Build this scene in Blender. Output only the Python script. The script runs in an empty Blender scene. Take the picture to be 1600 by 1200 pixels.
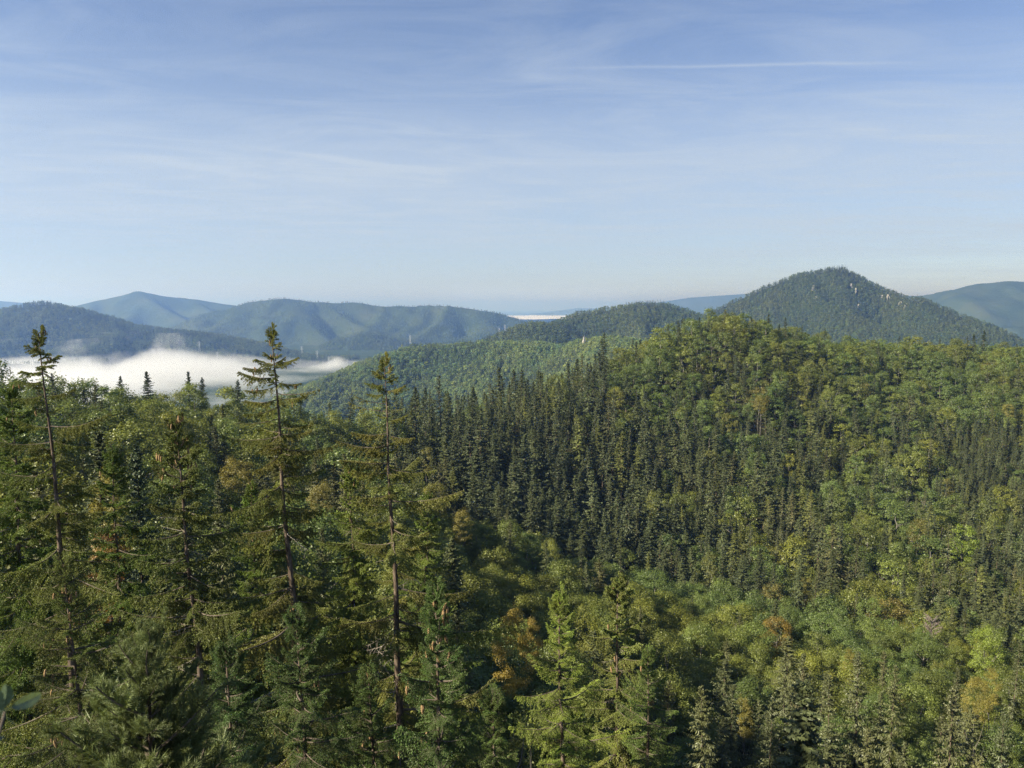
import bpy, math, random, time
import numpy as np
from mathutils import Matrix, Vector, Euler
T0 = time.time()
SEED = 7
rng = np.random.default_rng(SEED)
random.seed(SEED)
scene = bpy.context.scene
COL = scene.collection
R = math.radians

# ------------------------------------------------------------------ camera
FPX = 1186.0                       # focal length of the 1600 px wide photograph
PITCH = math.atan(120.0 / FPX)
cam_d = bpy.data.cameras.new('camera')
cam = bpy.data.objects.new('camera', cam_d)
COL.objects.link(cam)
cam.location = (0, 0, 0)
cam.rotation_euler = (math.pi / 2 - PITCH, 0, 0)
cam_d.sensor_width = 36.0
cam_d.lens = 36.0 * FPX / 1600.0
cam_d.clip_start = 0.1
cam_d.clip_end = 120000.0
cam_d.dof.use_dof = True
cam_d.dof.focus_distance = 90.0
cam_d.dof.aperture_fstop = 5.0
scene.camera = cam

# ------------------------------------------------------------------ sun and sky
SUN_EL, SUN_AZ = R(30), R(113)      # azimuth counted from the view direction to the left
to_sun = Vector((-math.sin(SUN_AZ) * math.cos(SUN_EL), math.cos(SUN_AZ) * math.cos(SUN_EL), math.sin(SUN_EL)))
sun_d = bpy.data.lights.new('sun', 'SUN')
sun_d.energy = 5.0
sun_d.angle = R(0.5)
sun_d.color = (1.0, 0.89, 0.70)
sun = bpy.data.objects.new('sun', sun_d)
COL.objects.link(sun)
sun.rotation_euler = to_sun.to_track_quat('Z', 'Y').to_euler()
sun.location = to_sun * 500

world = bpy.data.worlds.new('World')
scene.world = world
world.use_nodes = True
SKY_STRENGTH = 0.05
def build_world():
    nt = world.node_tree
    N, L = nt.nodes, nt.links
    N.clear()
    out = N.new('ShaderNodeOutputWorld')
    bg = N.new('ShaderNodeBackground')
    bg.inputs['Strength'].default_value = SKY_STRENGTH
    sky = N.new('ShaderNodeTexSky')
    sky.sky_type = 'NISHITA'
    sky.sun_disc = False
    sky.sun_elevation = SUN_EL
    sky.sun_rotation = -SUN_AZ
    sky.altitude = 700
    sky.air_density = 1.0
    sky.dust_density = 0.15
    sky.ozone_density = 3.6
    tc = N.new('ShaderNodeTexCoord')
    sep = N.new('ShaderNodeSeparateXYZ')
    L.new(tc.outputs['Generated'], sep.inputs[0])
    def math_(op, a, b=None, c=None):
        m = N.new('ShaderNodeMath'); m.operation = op
        for i, v in enumerate((a, b, c)):
            if v is None: continue
            if isinstance(v, (int, float)): m.inputs[i].default_value = v
            else: L.new(v, m.inputs[i])
        return m.outputs[0]
    def ramp(v, stops):
        r = N.new('ShaderNodeValToRGB')
        e = r.color_ramp.elements
        while len(e) < len(stops): e.new(0.5)
        for el, (p, c) in zip(e, stops):
            el.position = p; el.color = (c, c, c, 1) if isinstance(c, (int, float)) else (*c, 1)
        L.new(v, r.inputs[0])
        return r.outputs[0]
    z = math_('MAXIMUM', sep.outputs[2], 0.015)
    # the layer of high cloud is a plane overhead: direction / height gives the place on it
    px = math_('DIVIDE', sep.outputs[0], z)
    py = math_('DIVIDE', sep.outputs[1], z)
    comb = N.new('ShaderNodeCombineXYZ'); L.new(px, comb.inputs[0]); L.new(py, comb.inputs[1])
    def noise(vec, scale, detail, dist, rot, sc):
        mp = N.new('ShaderNodeMapping'); L.new(vec, mp.inputs[0])
        mp.inputs['Rotation'].default_value = (0, 0, rot); mp.inputs['Scale'].default_value = sc
        n = N.new('ShaderNodeTexNoise'); L.new(mp.outputs[0], n.inputs[0])
        n.inputs['Scale'].default_value = scale; n.inputs['Detail'].default_value = detail
        n.inputs['Distortion'].default_value = dist; n.inputs['Roughness'].default_value = 0.62
        return n.outputs[0]
    v = comb.outputs[0]
    wisps = ramp(noise(v, 1.0, 7, 1.2, R(28), (0.8, 1.3, 1)), [(0.42, 0.0), (0.78, 1.0)])
    veil = ramp(noise(v, 0.16, 4, 0.5, R(-10), (1, 1.5, 1)), [(0.25, 0.0), (0.75, 1.0)])
    streak = ramp(noise(v, 0.8, 8, 0.4, R(-30), (0.45, 1.9, 1)), [(0.56, 0.0), (0.80, 1.0)])
    low = ramp(sep.outputs[2], [(0.0, 0.45), (0.04, 0.6), (0.10, 1.0), (0.17, 1.0), (0.25, 0.48), (0.36, 0.10), (0.6, 0.02)])
    f = math_('MULTIPLY', low, math_('ADD', 0.42, math_('MULTIPLY', veil, 0.5)))
    f = math_('ADD', f, math_('MULTIPLY', wisps, 0.30))
    f = math_('ADD', f, math_('MULTIPLY', streak, 0.26))
    # condensation trail: a straight line on the same plane, fading out at both ends
    def trail(x0, y0, x1, y1, w, amp):
        dx, dy = x1 - x0, y1 - y0
        ln = math.hypot(dx, dy); dx /= ln; dy /= ln
        along = math_('ADD', math_('MULTIPLY', px, dx), math_('ADD', math_('MULTIPLY', py, dy), -(x0 * dx + y0 * dy)))
        across = math_('ADD', math_('MULTIPLY', px, -dy), math_('ADD', math_('MULTIPLY', py, dx), (x0 * dy - y0 * dx)))
        wob = noise(v, 2.2, 4, 0.0, 0, (1, 1, 1))
        across = math_('ADD', across, math_('MULTIPLY', math_('SUBTRACT', wob, 0.5), w * 1.4))
        prof = math_('SUBTRACT', 1.0, math_('DIVIDE', math_('ABSOLUTE', across), w))
        prof = math_('POWER', math_('MAXIMUM', prof, 0.0), 1.6)
        a = math_('DIVIDE', along, ln)
        fade = ramp(a, [(0.0, 0.0), (0.25, 0.6), (0.5, 1.0), (0.75, 0.7), (1.0, 0.0)])
        return math_('MULTIPLY', math_('MULTIPLY', prof, fade), amp)
    def on_plane(x, y):
        u = (x - 800) / FPX; w = (600 - y) / FPX
        d = Vector((u, math.cos(PITCH) + w * math.sin(PITCH), -math.sin(PITCH) + w * math.cos(PITCH)))
        return d.x / d.z, d.y / d.z
    a, b = on_plane(840, 107), on_plane(1470, 97)
    f = math_('ADD', f, trail(*a, *b, 0.045, 0.34))
    a, b = on_plane(375, 228), on_plane(720, 275)
    f = math_('ADD', f, trail(*a, *b, 0.16, 0.40))
    a, b = on_plane(170, 238), on_plane(430, 280)
    f = math_('ADD', f, trail(*a, *b, 0.24, 0.30))
    f = math_('MINIMUM', f, 0.9)
    mix = N.new('ShaderNodeMixRGB')
    tn = N.new('ShaderNodeMixRGB'); tn.blend_type = 'MULTIPLY'; tn.inputs[0].default_value = 1.0; tn.inputs[2].default_value = (0.93, 0.89, 0.97, 1)
    L.new(sky.outputs[0], tn.inputs[1])
    L.new(f, mix.inputs[0]); L.new(tn.outputs[0], mix.inputs[1])
    mix.inputs[2].default_value = (4.25, 4.85, 5.6, 1)
    hs = N.new('ShaderNodeHueSaturation')
    hs.inputs['Saturation'].default_value = 1.02
    L.new(mix.outputs[0], hs.inputs['Color'])
    L.new(hs.outputs[0], bg.inputs[0]); L.new(bg.outputs[0], out.inputs[0])
build_world()

scene.view_settings.view_transform = 'Standard'
scene.view_settings.look = 'None'
scene.view_settings.exposure = 1.5
scene.view_settings.gamma = 1.0
scene.view_settings.use_curve_mapping = False
scene.render.engine = 'CYCLES'
cy = scene.cycles
cy.max_bounces = 6
cy.diffuse_bounces = 2
cy.glossy_bounces = 1
cy.transmission_bounces = 3
cy.transparent_max_bounces = 6
cy.volume_bounces = 1
cy.use_adaptive_sampling = True
cy.adaptive_threshold = 0.008
cy.use_denoising = True
cy.denoising_prefilter = 'NONE'
cy.denoising_input_passes = 'RGB_ALBEDO_NORMAL'
cy.volume_step_rate = 1.0
cy.volume_max_steps = 256
cy.sample_clamp_indirect = 4.0

# ------------------------------------------------------------------ helpers
CP, SP = math.cos(PITCH), math.sin(PITCH)
def pix(px, py, d):
    """the place that the photograph's pixel px, py shows at d metres (horizontal) from the lookout"""
    u = (px - 800.0) / FPX; w = (600.0 - py) / FPX
    x, y, z = u, CP + w * SP, -SP + w * CP
    s = d / math.hypot(x, y)
    return (x * s, y * s, z * s)
def proj(x, y, z):
    yc = y * CP - z * SP
    w = y * SP + z * CP
    yc = np.maximum(yc, 0.01)
    return 800 + FPX * x / yc, 600 - FPX * w / yc

def tag(o, label=None, cat=None, group=None, kind=None):
    if label: o['label'] = label
    if cat: o['category'] = cat
    if group: o['group'] = group
    if kind: o['kind'] = kind
    return o
def mesh_from(name, V, F, mats, mi=None, tone=None, smooth=False):
    """V (n,3); F (m,3) or (m,4); mi per-face material index; tone per-face float"""
    V = np.ascontiguousarray(V, dtype=np.float32); F = np.ascontiguousarray(F, dtype=np.int32)
    me = bpy.data.meshes.new(name)
    k = F.shape[1]
    me.vertices.add(len(V)); me.vertices.foreach_set('co', V.ravel())
    me.loops.add(F.size); me.loops.foreach_set('vertex_index', F.ravel())
    me.polygons.add(len(F))
    me.polygons.foreach_set('loop_start', np.arange(0, F.size, k, dtype=np.int32))
    if mi is not None: me.polygons.foreach_set('material_index', np.asarray(mi, dtype=np.int32))
    me.polygons.foreach_set('use_smooth', np.full(len(F), smooth))
    for m in mats: me.materials.append(m)
    if tone is not None:
        at = me.attributes.new('tone', 'FLOAT', 'FACE')
        at.data.foreach_set('value', np.asarray(tone, dtype=np.float32))
    me.update(calc_edges=True)
    me.validate()
    return me
def link(name, data, parent=None, loc=(0, 0, 0), rot=(0, 0, 0)):
    o = bpy.data.objects.new(name, data)
    COL.objects.link(o)
    o.location = loc; o.rotation_euler = rot
    if parent: o.parent = parent
    return o
class Acc:
    """collects triangles"""
    def __init__(s): s.V = []; s.F = []; s.M = []; s.T = []; s.n = 0
    def add(s, V, F, m=0, t=1.0):
        V = np.asarray(V, dtype=np.float32).reshape(-1, 3); F = np.asarray(F, dtype=np.int32).reshape(-1, 3)
        s.V.append(V); s.F.append(F + s.n); s.n += len(V)
        s.M.append(np.full(len(F), m)); s.T.append(np.broadcast_to(np.asarray(t, dtype=np.float32), (len(F),)))
    def tris(s, A, B, C, m=0, t=1.0):
        n = len(A)
        V = np.stack([A, B, C], 1).reshape(-1, 3)
        s.add(V, np.arange(3 * n).reshape(-1, 3), m, t)
    def quads(s, A, B, C, D, m=0, t=1.0):
        n = len(A)
        V = np.stack([A, B, C, D], 1).reshape(-1, 3)
        b = np.arange(n)[:, None] * 4
        F = np.concatenate([b + [0, 1, 2], b + [0, 2, 3]], 1).reshape(-1, 3)
        s.add(V, F, m, np.repeat(np.broadcast_to(np.asarray(t, dtype=np.float32), (n,)), 2))
    def tube(s, P, rad, k=6, m=0, t=1.0):
        P = np.asarray(P, dtype=np.float64); n = len(P)
        T = np.gradient(P, axis=0); T /= np.linalg.norm(T, axis=1)[:, None] + 1e-9
        ref = np.where(np.abs(T[:, 2:3]) > 0.9, [[1.0, 0, 0]], [[0, 0, 1.0]])
        A = np.cross(T, ref); A /= np.linalg.norm(A, axis=1)[:, None] + 1e-9
        B = np.cross(T, A)
        an = np.arange(k) * 2 * math.pi / k
        rad = np.broadcast_to(np.asarray(rad, dtype=np.float64), (n,))
        V = P[:, None, :] + rad[:, None, None] * (np.cos(an)[None, :, None] * A[:, None, :] + np.sin(an)[None, :, None] * B[:, None, :])
        i = np.arange(n - 1)[:, None] * k; j = np.arange(k)[None, :]; j2 = (j + 1) % k
        a, b, c, d = i + j, i + j2, i + k + j2, i + k + j
        F = np.concatenate([np.stack([a, b, c], -1).reshape(-1, 3), np.stack([a, c, d], -1).reshape(-1, 3)])
        s.add(V.reshape(-1, 3), F, m, t)
    def mesh(s, name, mats, smooth=False):
        return mesh_from(name, np.concatenate(s.V), np.concatenate(s.F), mats, np.concatenate(s.M), np.concatenate(s.T), smooth)

def box_mesh(name, x0, x1, y0, y1, z0, z1, mat):
    V = [(x0, y0, z0), (x1, y0, z0), (x1, y1, z0), (x0, y1, z0), (x0, y0, z1), (x1, y0, z1), (x1, y1, z1), (x0, y1, z1)]
    return mesh_from(name, V, [(0, 3, 2, 1), (4, 5, 6, 7), (0, 1, 5, 4), (1, 2, 6, 5), (2, 3, 7, 6), (3, 0, 4, 7)], [mat])
# value noise
def _hash(ix, iy, seed):
    h = (ix.astype(np.int64) * 374761393 + iy.astype(np.int64) * 668265263 + seed * 974634173) & 0x7fffffff
    h = ((h ^ (h >> 13)) * 1274126177) & 0x7fffffff
    return ((h ^ (h >> 16)) & 0xffff) / 65535.0
def vnoise(x, y, seed=0):
    x = np.asarray(x, dtype=np.float64); y = np.asarray(y, dtype=np.float64)
    ix, iy = np.floor(x), np.floor(y); fx, fy = x - ix, y - iy
    fx = fx * fx * (3 - 2 * fx); fy = fy * fy * (3 - 2 * fy)
    a, b = _hash(ix, iy, seed), _hash(ix + 1, iy, seed)
    c, d = _hash(ix, iy + 1, seed), _hash(ix + 1, iy + 1, seed)
    return (a * (1 - fx) + b * fx) * (1 - fy) + (c * (1 - fx) + d * fx) * fy
def fbm(x, y, seed=0, octv=4):
    v = 0; amp = 0.5
    for i in range(octv):
        v = v + amp * vnoise(x, y, seed + i * 17); x = x * 2.03 + 11.3; y = y * 2.03 + 5.7; amp *= 0.5
    return v
def ridged(x, y, seed=0, octv=3):
    v = 0; amp = 0.6
    for i in range(octv):
        v = v + amp * (1 - np.abs(2 * vnoise(x, y, seed + i * 31) - 1)); x = x * 2.1 + 3.3; y = y * 2.1 + 9.1; amp *= 0.45
    return v

# ------------------------------------------------------------------ materials
def new_mat(name):
    m = bpy.data.materials.new(name); m.use_nodes = True
    nt = m.node_tree; nt.nodes.clear()
    return m, nt.nodes, nt.links
def leaf_material(name, transl=0.32, gloss=0.05, rough=0.55, mottled=0.0):
    m, N, L = new_mat(name)
    out = N.new('ShaderNodeOutputMaterial')
    ti = N.new('ShaderNodeAttribute'); ti.attribute_type = 'INSTANCER'; ti.attribute_name = 'tint'
    to = N.new('ShaderNodeAttribute'); to.attribute_type = 'GEOMETRY'; to.attribute_name = 'tone'
    mul = N.new('ShaderNodeVectorMath'); mul.operation = 'SCALE'
    L.new(ti.outputs['Vector'], mul.inputs[0]); L.new(to.outputs['Fac'], mul.inputs['Scale'])
    di = N.new('ShaderNodeBsdfDiffuse'); tr = N.new('ShaderNodeBsdfTranslucent')
    L.new(mul.outputs[0], di.inputs[0])
    warm = N.new('ShaderNodeVectorMath'); warm.operation = 'MULTIPLY'
    L.new(mul.outputs[0], warm.inputs[0]); warm.inputs[1].default_value = (1.25, 1.2, 0.6)
    L.new(warm.outputs[0], tr.inputs[0])
    mx = N.new('ShaderNodeMixShader'); mx.inputs[0].default_value = transl
    L.new(di.outputs[0], mx.inputs[1]); L.new(tr.outputs[0], mx.inputs[2])
    gl = N.new('ShaderNodeBsdfGlossy'); gl.inputs['Roughness'].default_value = rough
    gl.inputs['Color'].default_value = (0.8, 0.85, 0.8, 1)
    m2 = N.new('ShaderNodeMixShader'); m2.inputs[0].default_value = gloss
    L.new(mx.outputs[0], m2.inputs[1]); L.new(gl.outputs[0], m2.inputs[2])
    L.new(m2.outputs[0], out.inputs[0])
    return m
M_NEEDLE = leaf_material('spruce needles', 0.12, 0.035, 0.5)
M_LEAF = leaf_material('broad leaves', 0.34, 0.04, 0.5)
def bark_material(name, c0, c1, scale=6.0):
    m, N, L = new_mat(name)
    out = N.new('ShaderNodeOutputMaterial'); di = N.new('ShaderNodeBsdfDiffuse')
    tc = N.new('ShaderNodeTexCoord'); mp = N.new('ShaderNodeMapping'); mp.inputs['Scale'].default_value = (1, 1, 0.35)
    n = N.new('ShaderNodeTexNoise'); n.inputs['Scale'].default_value = scale; n.inputs['Detail'].default_value = 6
    r = N.new('ShaderNodeValToRGB'); e = r.color_ramp.elements
    e[0].position = 0.35; e[0].color = (*c0, 1); e[1].position = 0.68; e[1].color = (*c1, 1)
    L.new(tc.outputs['Object'], mp.inputs[0]); L.new(mp.outputs[0], n.inputs[0]); L.new(n.outputs[0], r.inputs[0])
    L.new(r.outputs[0], di.inputs[0])
    b = N.new('ShaderNodeBump'); b.inputs['Strength'].default_value = 0.7; b.inputs['Distance'].default_value = 0.03
    L.new(n.outputs[0], b.inputs['Height']); L.new(b.outputs[0], di.inputs['Normal'])
    L.new(di.outputs[0], out.inputs[0])
    return m
M_BARK = bark_material('spruce bark', (0.05, 0.038, 0.028), (0.15, 0.12, 0.095), 9)
M_TWIG = bark_material('grey twig', (0.07, 0.058, 0.045), (0.14, 0.12, 0.10), 5)
M_DEADWOOD = bark_material('weathered dead wood', (0.16, 0.14, 0.12), (0.34, 0.31, 0.27), 7)
M_BEECHBARK = bark_material('beech bark', (0.09, 0.085, 0.075), (0.20, 0.19, 0.17), 4)
M_CONE = bark_material('spruce cone', (0.15, 0.095, 0.048), (0.34, 0.24, 0.13), 60)
def ground_material(name, cols, scale, bump_scale=None, bump_h=0.0):
    m, N, L = new_mat(name)
    out = N.new('ShaderNodeOutputMaterial'); di = N.new('ShaderNodeBsdfDiffuse')
    tc = N.new('ShaderNodeTexCoord')
    n = N.new('ShaderNodeTexNoise'); n.inputs['Scale'].default_value = scale; n.inputs['Detail'].default_value = 8
    r = N.new('ShaderNodeValToRGB'); e = r.color_ramp.elements
    while len(e) < len(cols): e.new(0.5)
    for i, c in enumerate(cols):
        e[i].position = 0.3 + 0.4 * i / (len(cols) - 1); e[i].color = (*c, 1)
    L.new(tc.outputs['Object'], n.inputs[0]); L.new(n.outputs[0], r.inputs[0]); L.new(r.outputs[0], di.inputs[0])
    if bump_scale:
        v = N.new('ShaderNodeTexVoronoi'); v.inputs['Scale'].default_value = bump_scale
        L.new(tc.outputs['Object'], v.inputs['Vector'])
        b = N.new('ShaderNodeBump'); b.inputs['Strength'].default_value = 1.0; b.inputs['Distance'].default_value = bump_h; b.invert = True
        L.new(v.outputs['Distance'], b.inputs['Height']); L.new(b.outputs[0], di.inputs['Normal'])
    L.new(di.outputs[0], out.inputs[0])
    return m
M_SOIL = ground_material('forest floor', [(0.022, 0.026, 0.012), (0.05, 0.045, 0.025), (0.03, 0.042, 0.016)], 0.35)
M_FARFOREST = ground_material('far forest slope', [(0.020, 0.034, 0.014), (0.035, 0.052, 0.02), (0.05, 0.062, 0.024)], 0.006, 0.045, 4.0)
M_ROCK = ground_material('pale limestone', [(0.20, 0.19, 0.165), (0.34, 0.32, 0.28), (0.27, 0.25, 0.215)], 0.15, 0.3, 1.0)

# ------------------------------------------------------------------ the near terrain
# tree-top heights read off the photograph: (pixel x, pixel y, metres away)
CAN = [(-250, 605, 240), (-250, 800, 90), (-250, 1100, 42),
       (0, 602, 235), (0, 705, 120), (0, 900, 60), (0, 1150, 34),
       (200, 616, 255), (200, 706, 150), (200, 800, 92), (200, 1000, 50), (200, 1200, 33),
       (400, 630, 280), (400, 703, 190), (400, 800, 112), (400, 900, 74), (400, 1200, 36),
       (560, 648, 320), (600, 700, 262), (600, 800, 152), (600, 900, 98), (600, 1000, 68), (600, 1200, 42),
       (700, 628, 345), (800, 606, 362), (800, 700, 300), (800, 800, 225), (800, 900, 135), (800, 1000, 84), (800, 1200, 47),
       (900, 590, 400), (950, 555, 445), (960, 640, 380),
       (1100, 492, 505), (1100, 600, 432), (1100, 700, 362), (1100, 800, 300), (1100, 900, 222), (1100, 1000, 152), (1100, 1100, 103), (1100, 1200, 76),
       (1250, 520, 545), (1250, 700, 410), (1250, 900, 250),
       (1400, 535, 600), (1400, 600, 540), (1400, 700, 432), (1400, 800, 342), (1400, 900, 262), (1400, 1000, 182), (1400, 1100, 130), (1400, 1200, 100),
       (1600, 545, 640), (1600, 650, 520), (1600, 750, 430), (1600, 900, 300), (1600, 1050, 170), (1600, 1200, 110),
       (1850, 560, 680), (1850, 800, 440), (1850, 1050, 190)]
pts = [pix(*c) for c in CAN]
# the ground behind the crests drops into the valleys
for px, py, d in [(-250, 590, 240), (0, 585, 235), (200, 603, 255), (400, 622, 280), (560, 648, 320), (700, 628, 345), (800, 606, 362), (900, 590, 400)]:
    x, y, z = pix(px, py, d); pts.append((x * 1.35, y * 1.35, z - 48)); pts.append((x * 1.9, y * 1.9, z - 140))
for px, py, d in [(960, 540, 460), (1100, 492, 505), (1250, 520, 545), (1400, 535, 600), (1600, 545, 640), (1850, 560, 680)]:
    x, y, z = pix(px, py, d); pts.append((x * 1.22, y * 1.22, z - 42)); pts.append((x * 1.7, y * 1.7, z - 190))
pts += [(-10, 14, -15), (0, 16, -16), (10, 15, -17), (20, 14, -20), (-24, 12, -14)]
CTRL = np.array(pts)
def _U(r): return np.where(r > 1e-6, r * r * np.log(np.maximum(r, 1e-6)), 0)
def tps(ctrl, lam=25.0):
    S = 100.0
    X = ctrl[:, :2] / S; n = len(X)
    K = _U(np.linalg.norm(X[:, None] - X[None], axis=2)) + np.eye(n) * lam / 1000
    Pm = np.c_[np.ones(n), X]
    A = np.zeros((n + 3, n + 3)); A[:n, :n] = K; A[:n, n:] = Pm; A[n:, :n] = Pm.T
    w = np.linalg.solve(A, np.r_[ctrl[:, 2], np.zeros(3)])
    def f(x, y):
        x = np.asarray(x, dtype=np.float64); sh = x.shape
        Q = np.c_[x.ravel(), np.asarray(y, dtype=np.float64).ravel()] / S
        o = np.empty(len(Q))
        for i in range(0, len(Q), 20000):
            q = Q[i:i + 20000]
            o[i:i + 20000] = _U(np.linalg.norm(q[:, None] - X[None], axis=2)) @ w[:n] + w[n] + q @ w[n + 1:]
        return o.reshape(sh)
    return f
canopy_at = tps(CTRL)
def in_poly(px, py, poly):
    ins = np.zeros(px.shape, bool); n = len(poly)
    for i in range(n):
        x1, y1 = poly[i]; x2, y2 = poly[(i + 1) % n]
        c = ((y1 > py) != (y2 > py)) & (px < (x2 - x1) * (py - y1) / (y2 - y1 + 1e-9) + x1)
        ins ^= c
    return ins
ZONES = [  # polygon in the photograph, share of conifers, share of ragged ones, spruce height, broadleaf height, name
    ([(-400, 500), (560, 560), (640, 660), (560, 720), (-400, 720)], 0.12, 0.5, 17, 15, 'left ridge'),
    ([(-400, 720), (640, 720), (640, 1300), (-400, 1300)], 0.30, 0.8, 19, 14, 'near slope'),
    ([(610, 600), (800, 560), (950, 560), (1010, 660), (1040, 860), (860, 850), (730, 770), (610, 740)], 0.93, 0.12, 24, 15, 'dark stand'),
    ([(950, 470), (1080, 460), (1700, 500), (1700, 650), (1200, 640), (960, 640)], 0.08, 0.1, 17, 14, 'ridge crest'),
    ([(1060, 500), (1190, 500), (1200, 640), (1040, 620)], 0.26, 0.1, 16, 14, 'ridge crest'),
    ([(1000, 640), (1300, 640), (1300, 930), (1040, 880)], 0.58, 0.15, 20, 13, 'middle slope'),
    ([(1300, 640), (1700, 640), (1700, 800), (1300, 760)], 0.30, 0.1, 18, 14, 'middle slope'),
    ([(1470, 660), (1750, 640), (1750, 760), (1500, 770)], 0.97, 0.0, 13, 9, 'young plantation'),
    ([(1150, 760), (1700, 780), (1700, 980), (1200, 930)], 0.52, 0.25, 20, 14, 'middle slope'),
    ([(650, 750), (880, 840), (1250, 930), (1700, 990), (1700, 1090), (1050, 1060), (650, 900)], 0.10, 0.5, 14, 9.5, 'young growth'),
    ([(640, 900), (1050, 1060), (1120, 1300), (640, 1300)], 0.18, 0.9, 16, 10, 'near hollow'),
    ([(1050, 1060), (1700, 1090), (1700, 1300), (1120, 1300)], 0.42, 0.95, 17, 10, 'near hollow'),
]
_hx = np.arange(-700, 1000, 12.0); _hy = np.arange(-40, 960, 12.0)
_HX, _HY = np.meshgrid(_hx, _hy)
_q, _r = proj(_HX, np.maximum(_HY, 5), canopy_at(_HX, _HY))
HZ = np.full(_HX.shape, 15.0)
for _poly, _a, _b, _h1, _h2, _nm in ZONES:
    _m = in_poly(_q, _r, _poly); HZ[_m] = (_a * _h1 * 0.98 + (1 - _a) * _h2 * 1.0)
for _k in range(3):
    _p = np.pad(HZ, 1, mode='edge'); HZ = sum(_p[i:i + HZ.shape[0], j:j + HZ.shape[1]] for i in range(3) for j in range(3)) / 9.0
def stand_height(x, y):
    fx = np.clip((x - _hx[0]) / 12.0, 0, len(_hx) - 1.001); fy = np.clip((y - _hy[0]) / 12.0, 0, len(_hy) - 1.001)
    ix, iy = fx.astype(int), fy.astype(int); fx = fx - ix; fy = fy - iy
    return (HZ[iy, ix] * (1 - fx) + HZ[iy, ix + 1] * fx) * (1 - fy) + (HZ[iy + 1, ix] * (1 - fx) + HZ[iy + 1, ix + 1] * fx) * fy
def ground_at(x, y):
    x = np.asarray(x, dtype=np.float64); y = np.asarray(y, dtype=np.float64)
    g = canopy_at(x, y) - stand_height(x, y) + 4 * (fbm(x / 38, y / 38, 3) - 0.47)
    r = np.hypot(x, y)
    g = np.clip(g, -260, None)
    # the lookout's rock: a steep drop right in front of the viewer
    k = np.clip((r - 2.5) / 7.5, 0, 1); k = k * k * (3 - 2 * k)
    return np.where(r < 10, -1.75 * (1 - k) + g * k, g)

def grid_mesh(name, xs, ys, Z, mats, smooth=True):
    nx, ny = len(xs), len(ys)
    X, Y = np.meshgrid(xs, ys)
    V = np.stack([X, Y, Z], -1).reshape(-1, 3)
    i = np.arange(ny - 1)[:, None] * nx + np.arange(nx - 1)[None]
    F = np.stack([i, i + 1, i + nx + 1, i + nx], -1).reshape(-1, 4)
    return mesh_from(name, V, F, mats, None, None, smooth)
xs = np.concatenate([np.arange(-420, -40, 9.0), np.arange(-40, 40, 2.0), np.arange(40, 840, 9.0)])
ys = np.concatenate([np.arange(-30, 50, 2.0), np.arange(50, 900, 8.0)])
XX, YY = np.meshgrid(xs, ys)
hill = link('hillside', grid_mesh('hillside', xs, ys, ground_at(XX, YY), [M_SOIL]))
tag(hill, 'steep wooded hillside below the lookout with the bowl and the long ridge beyond it', 'hillside', kind='structure')

# wide valley floor to the horizon
gm = mesh_from('valley_floor', [(-46000, -3000, -258), (46000, -3000, -258), (46000, 60000, -258), (-46000, 60000, -258)], [(0, 1, 2, 3)], [M_FARFOREST])
tag(link('ground', gm), 'broad wooded valley floor running to the far horizon', 'ground', kind='structure')

# ------------------------------------------------------------------ tree models
def unit(v): return v / (np.linalg.norm(v, axis=-1, keepdims=True) + 1e-9)
def spines(acc, A, B, n, nl, hw, g, tone=(0.7, 1.25), lift=0.25, fwd=0.55):
    """needles along the shoots A -> B"""
    S = len(A)
    if not S: return
    t = (np.arange(n)[None] + g.random((S, n))) / n
    ax = unit(B - A)[:, None, :]
    base = A[:, None, :] + (B - A)[:, None, :] * t[..., None]
    r = g.normal(size=(S, n, 3)); r -= (r * ax).sum(-1, keepdims=True) * ax; r = unit(r); r[..., 2] += lift
    d = unit(ax * fwd + r * 0.85)
    w = unit(np.cross(d, g.normal(size=(S, n, 3)))) * hw
    tip = base + d * (nl * (0.7 + 0.5 * g.random((S, n, 1))))
    tn = np.repeat(g.uniform(*tone, size=S), n) * g.uniform(0.85, 1.15, size=S * n)
    f = lambda q: q.reshape(-1, 3)
    acc.tris(f(base - w), f(base + w), f(tip), 0, tn)
def ribbon(acc, A, B, w, g, m=1, t=1.0):
    sd = unit(np.cross(B - A, g.normal(size=A.shape))) * w
    acc.quads(A - sd, A + sd, B + sd * 0.6, B - sd * 0.6, m, t)

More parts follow.
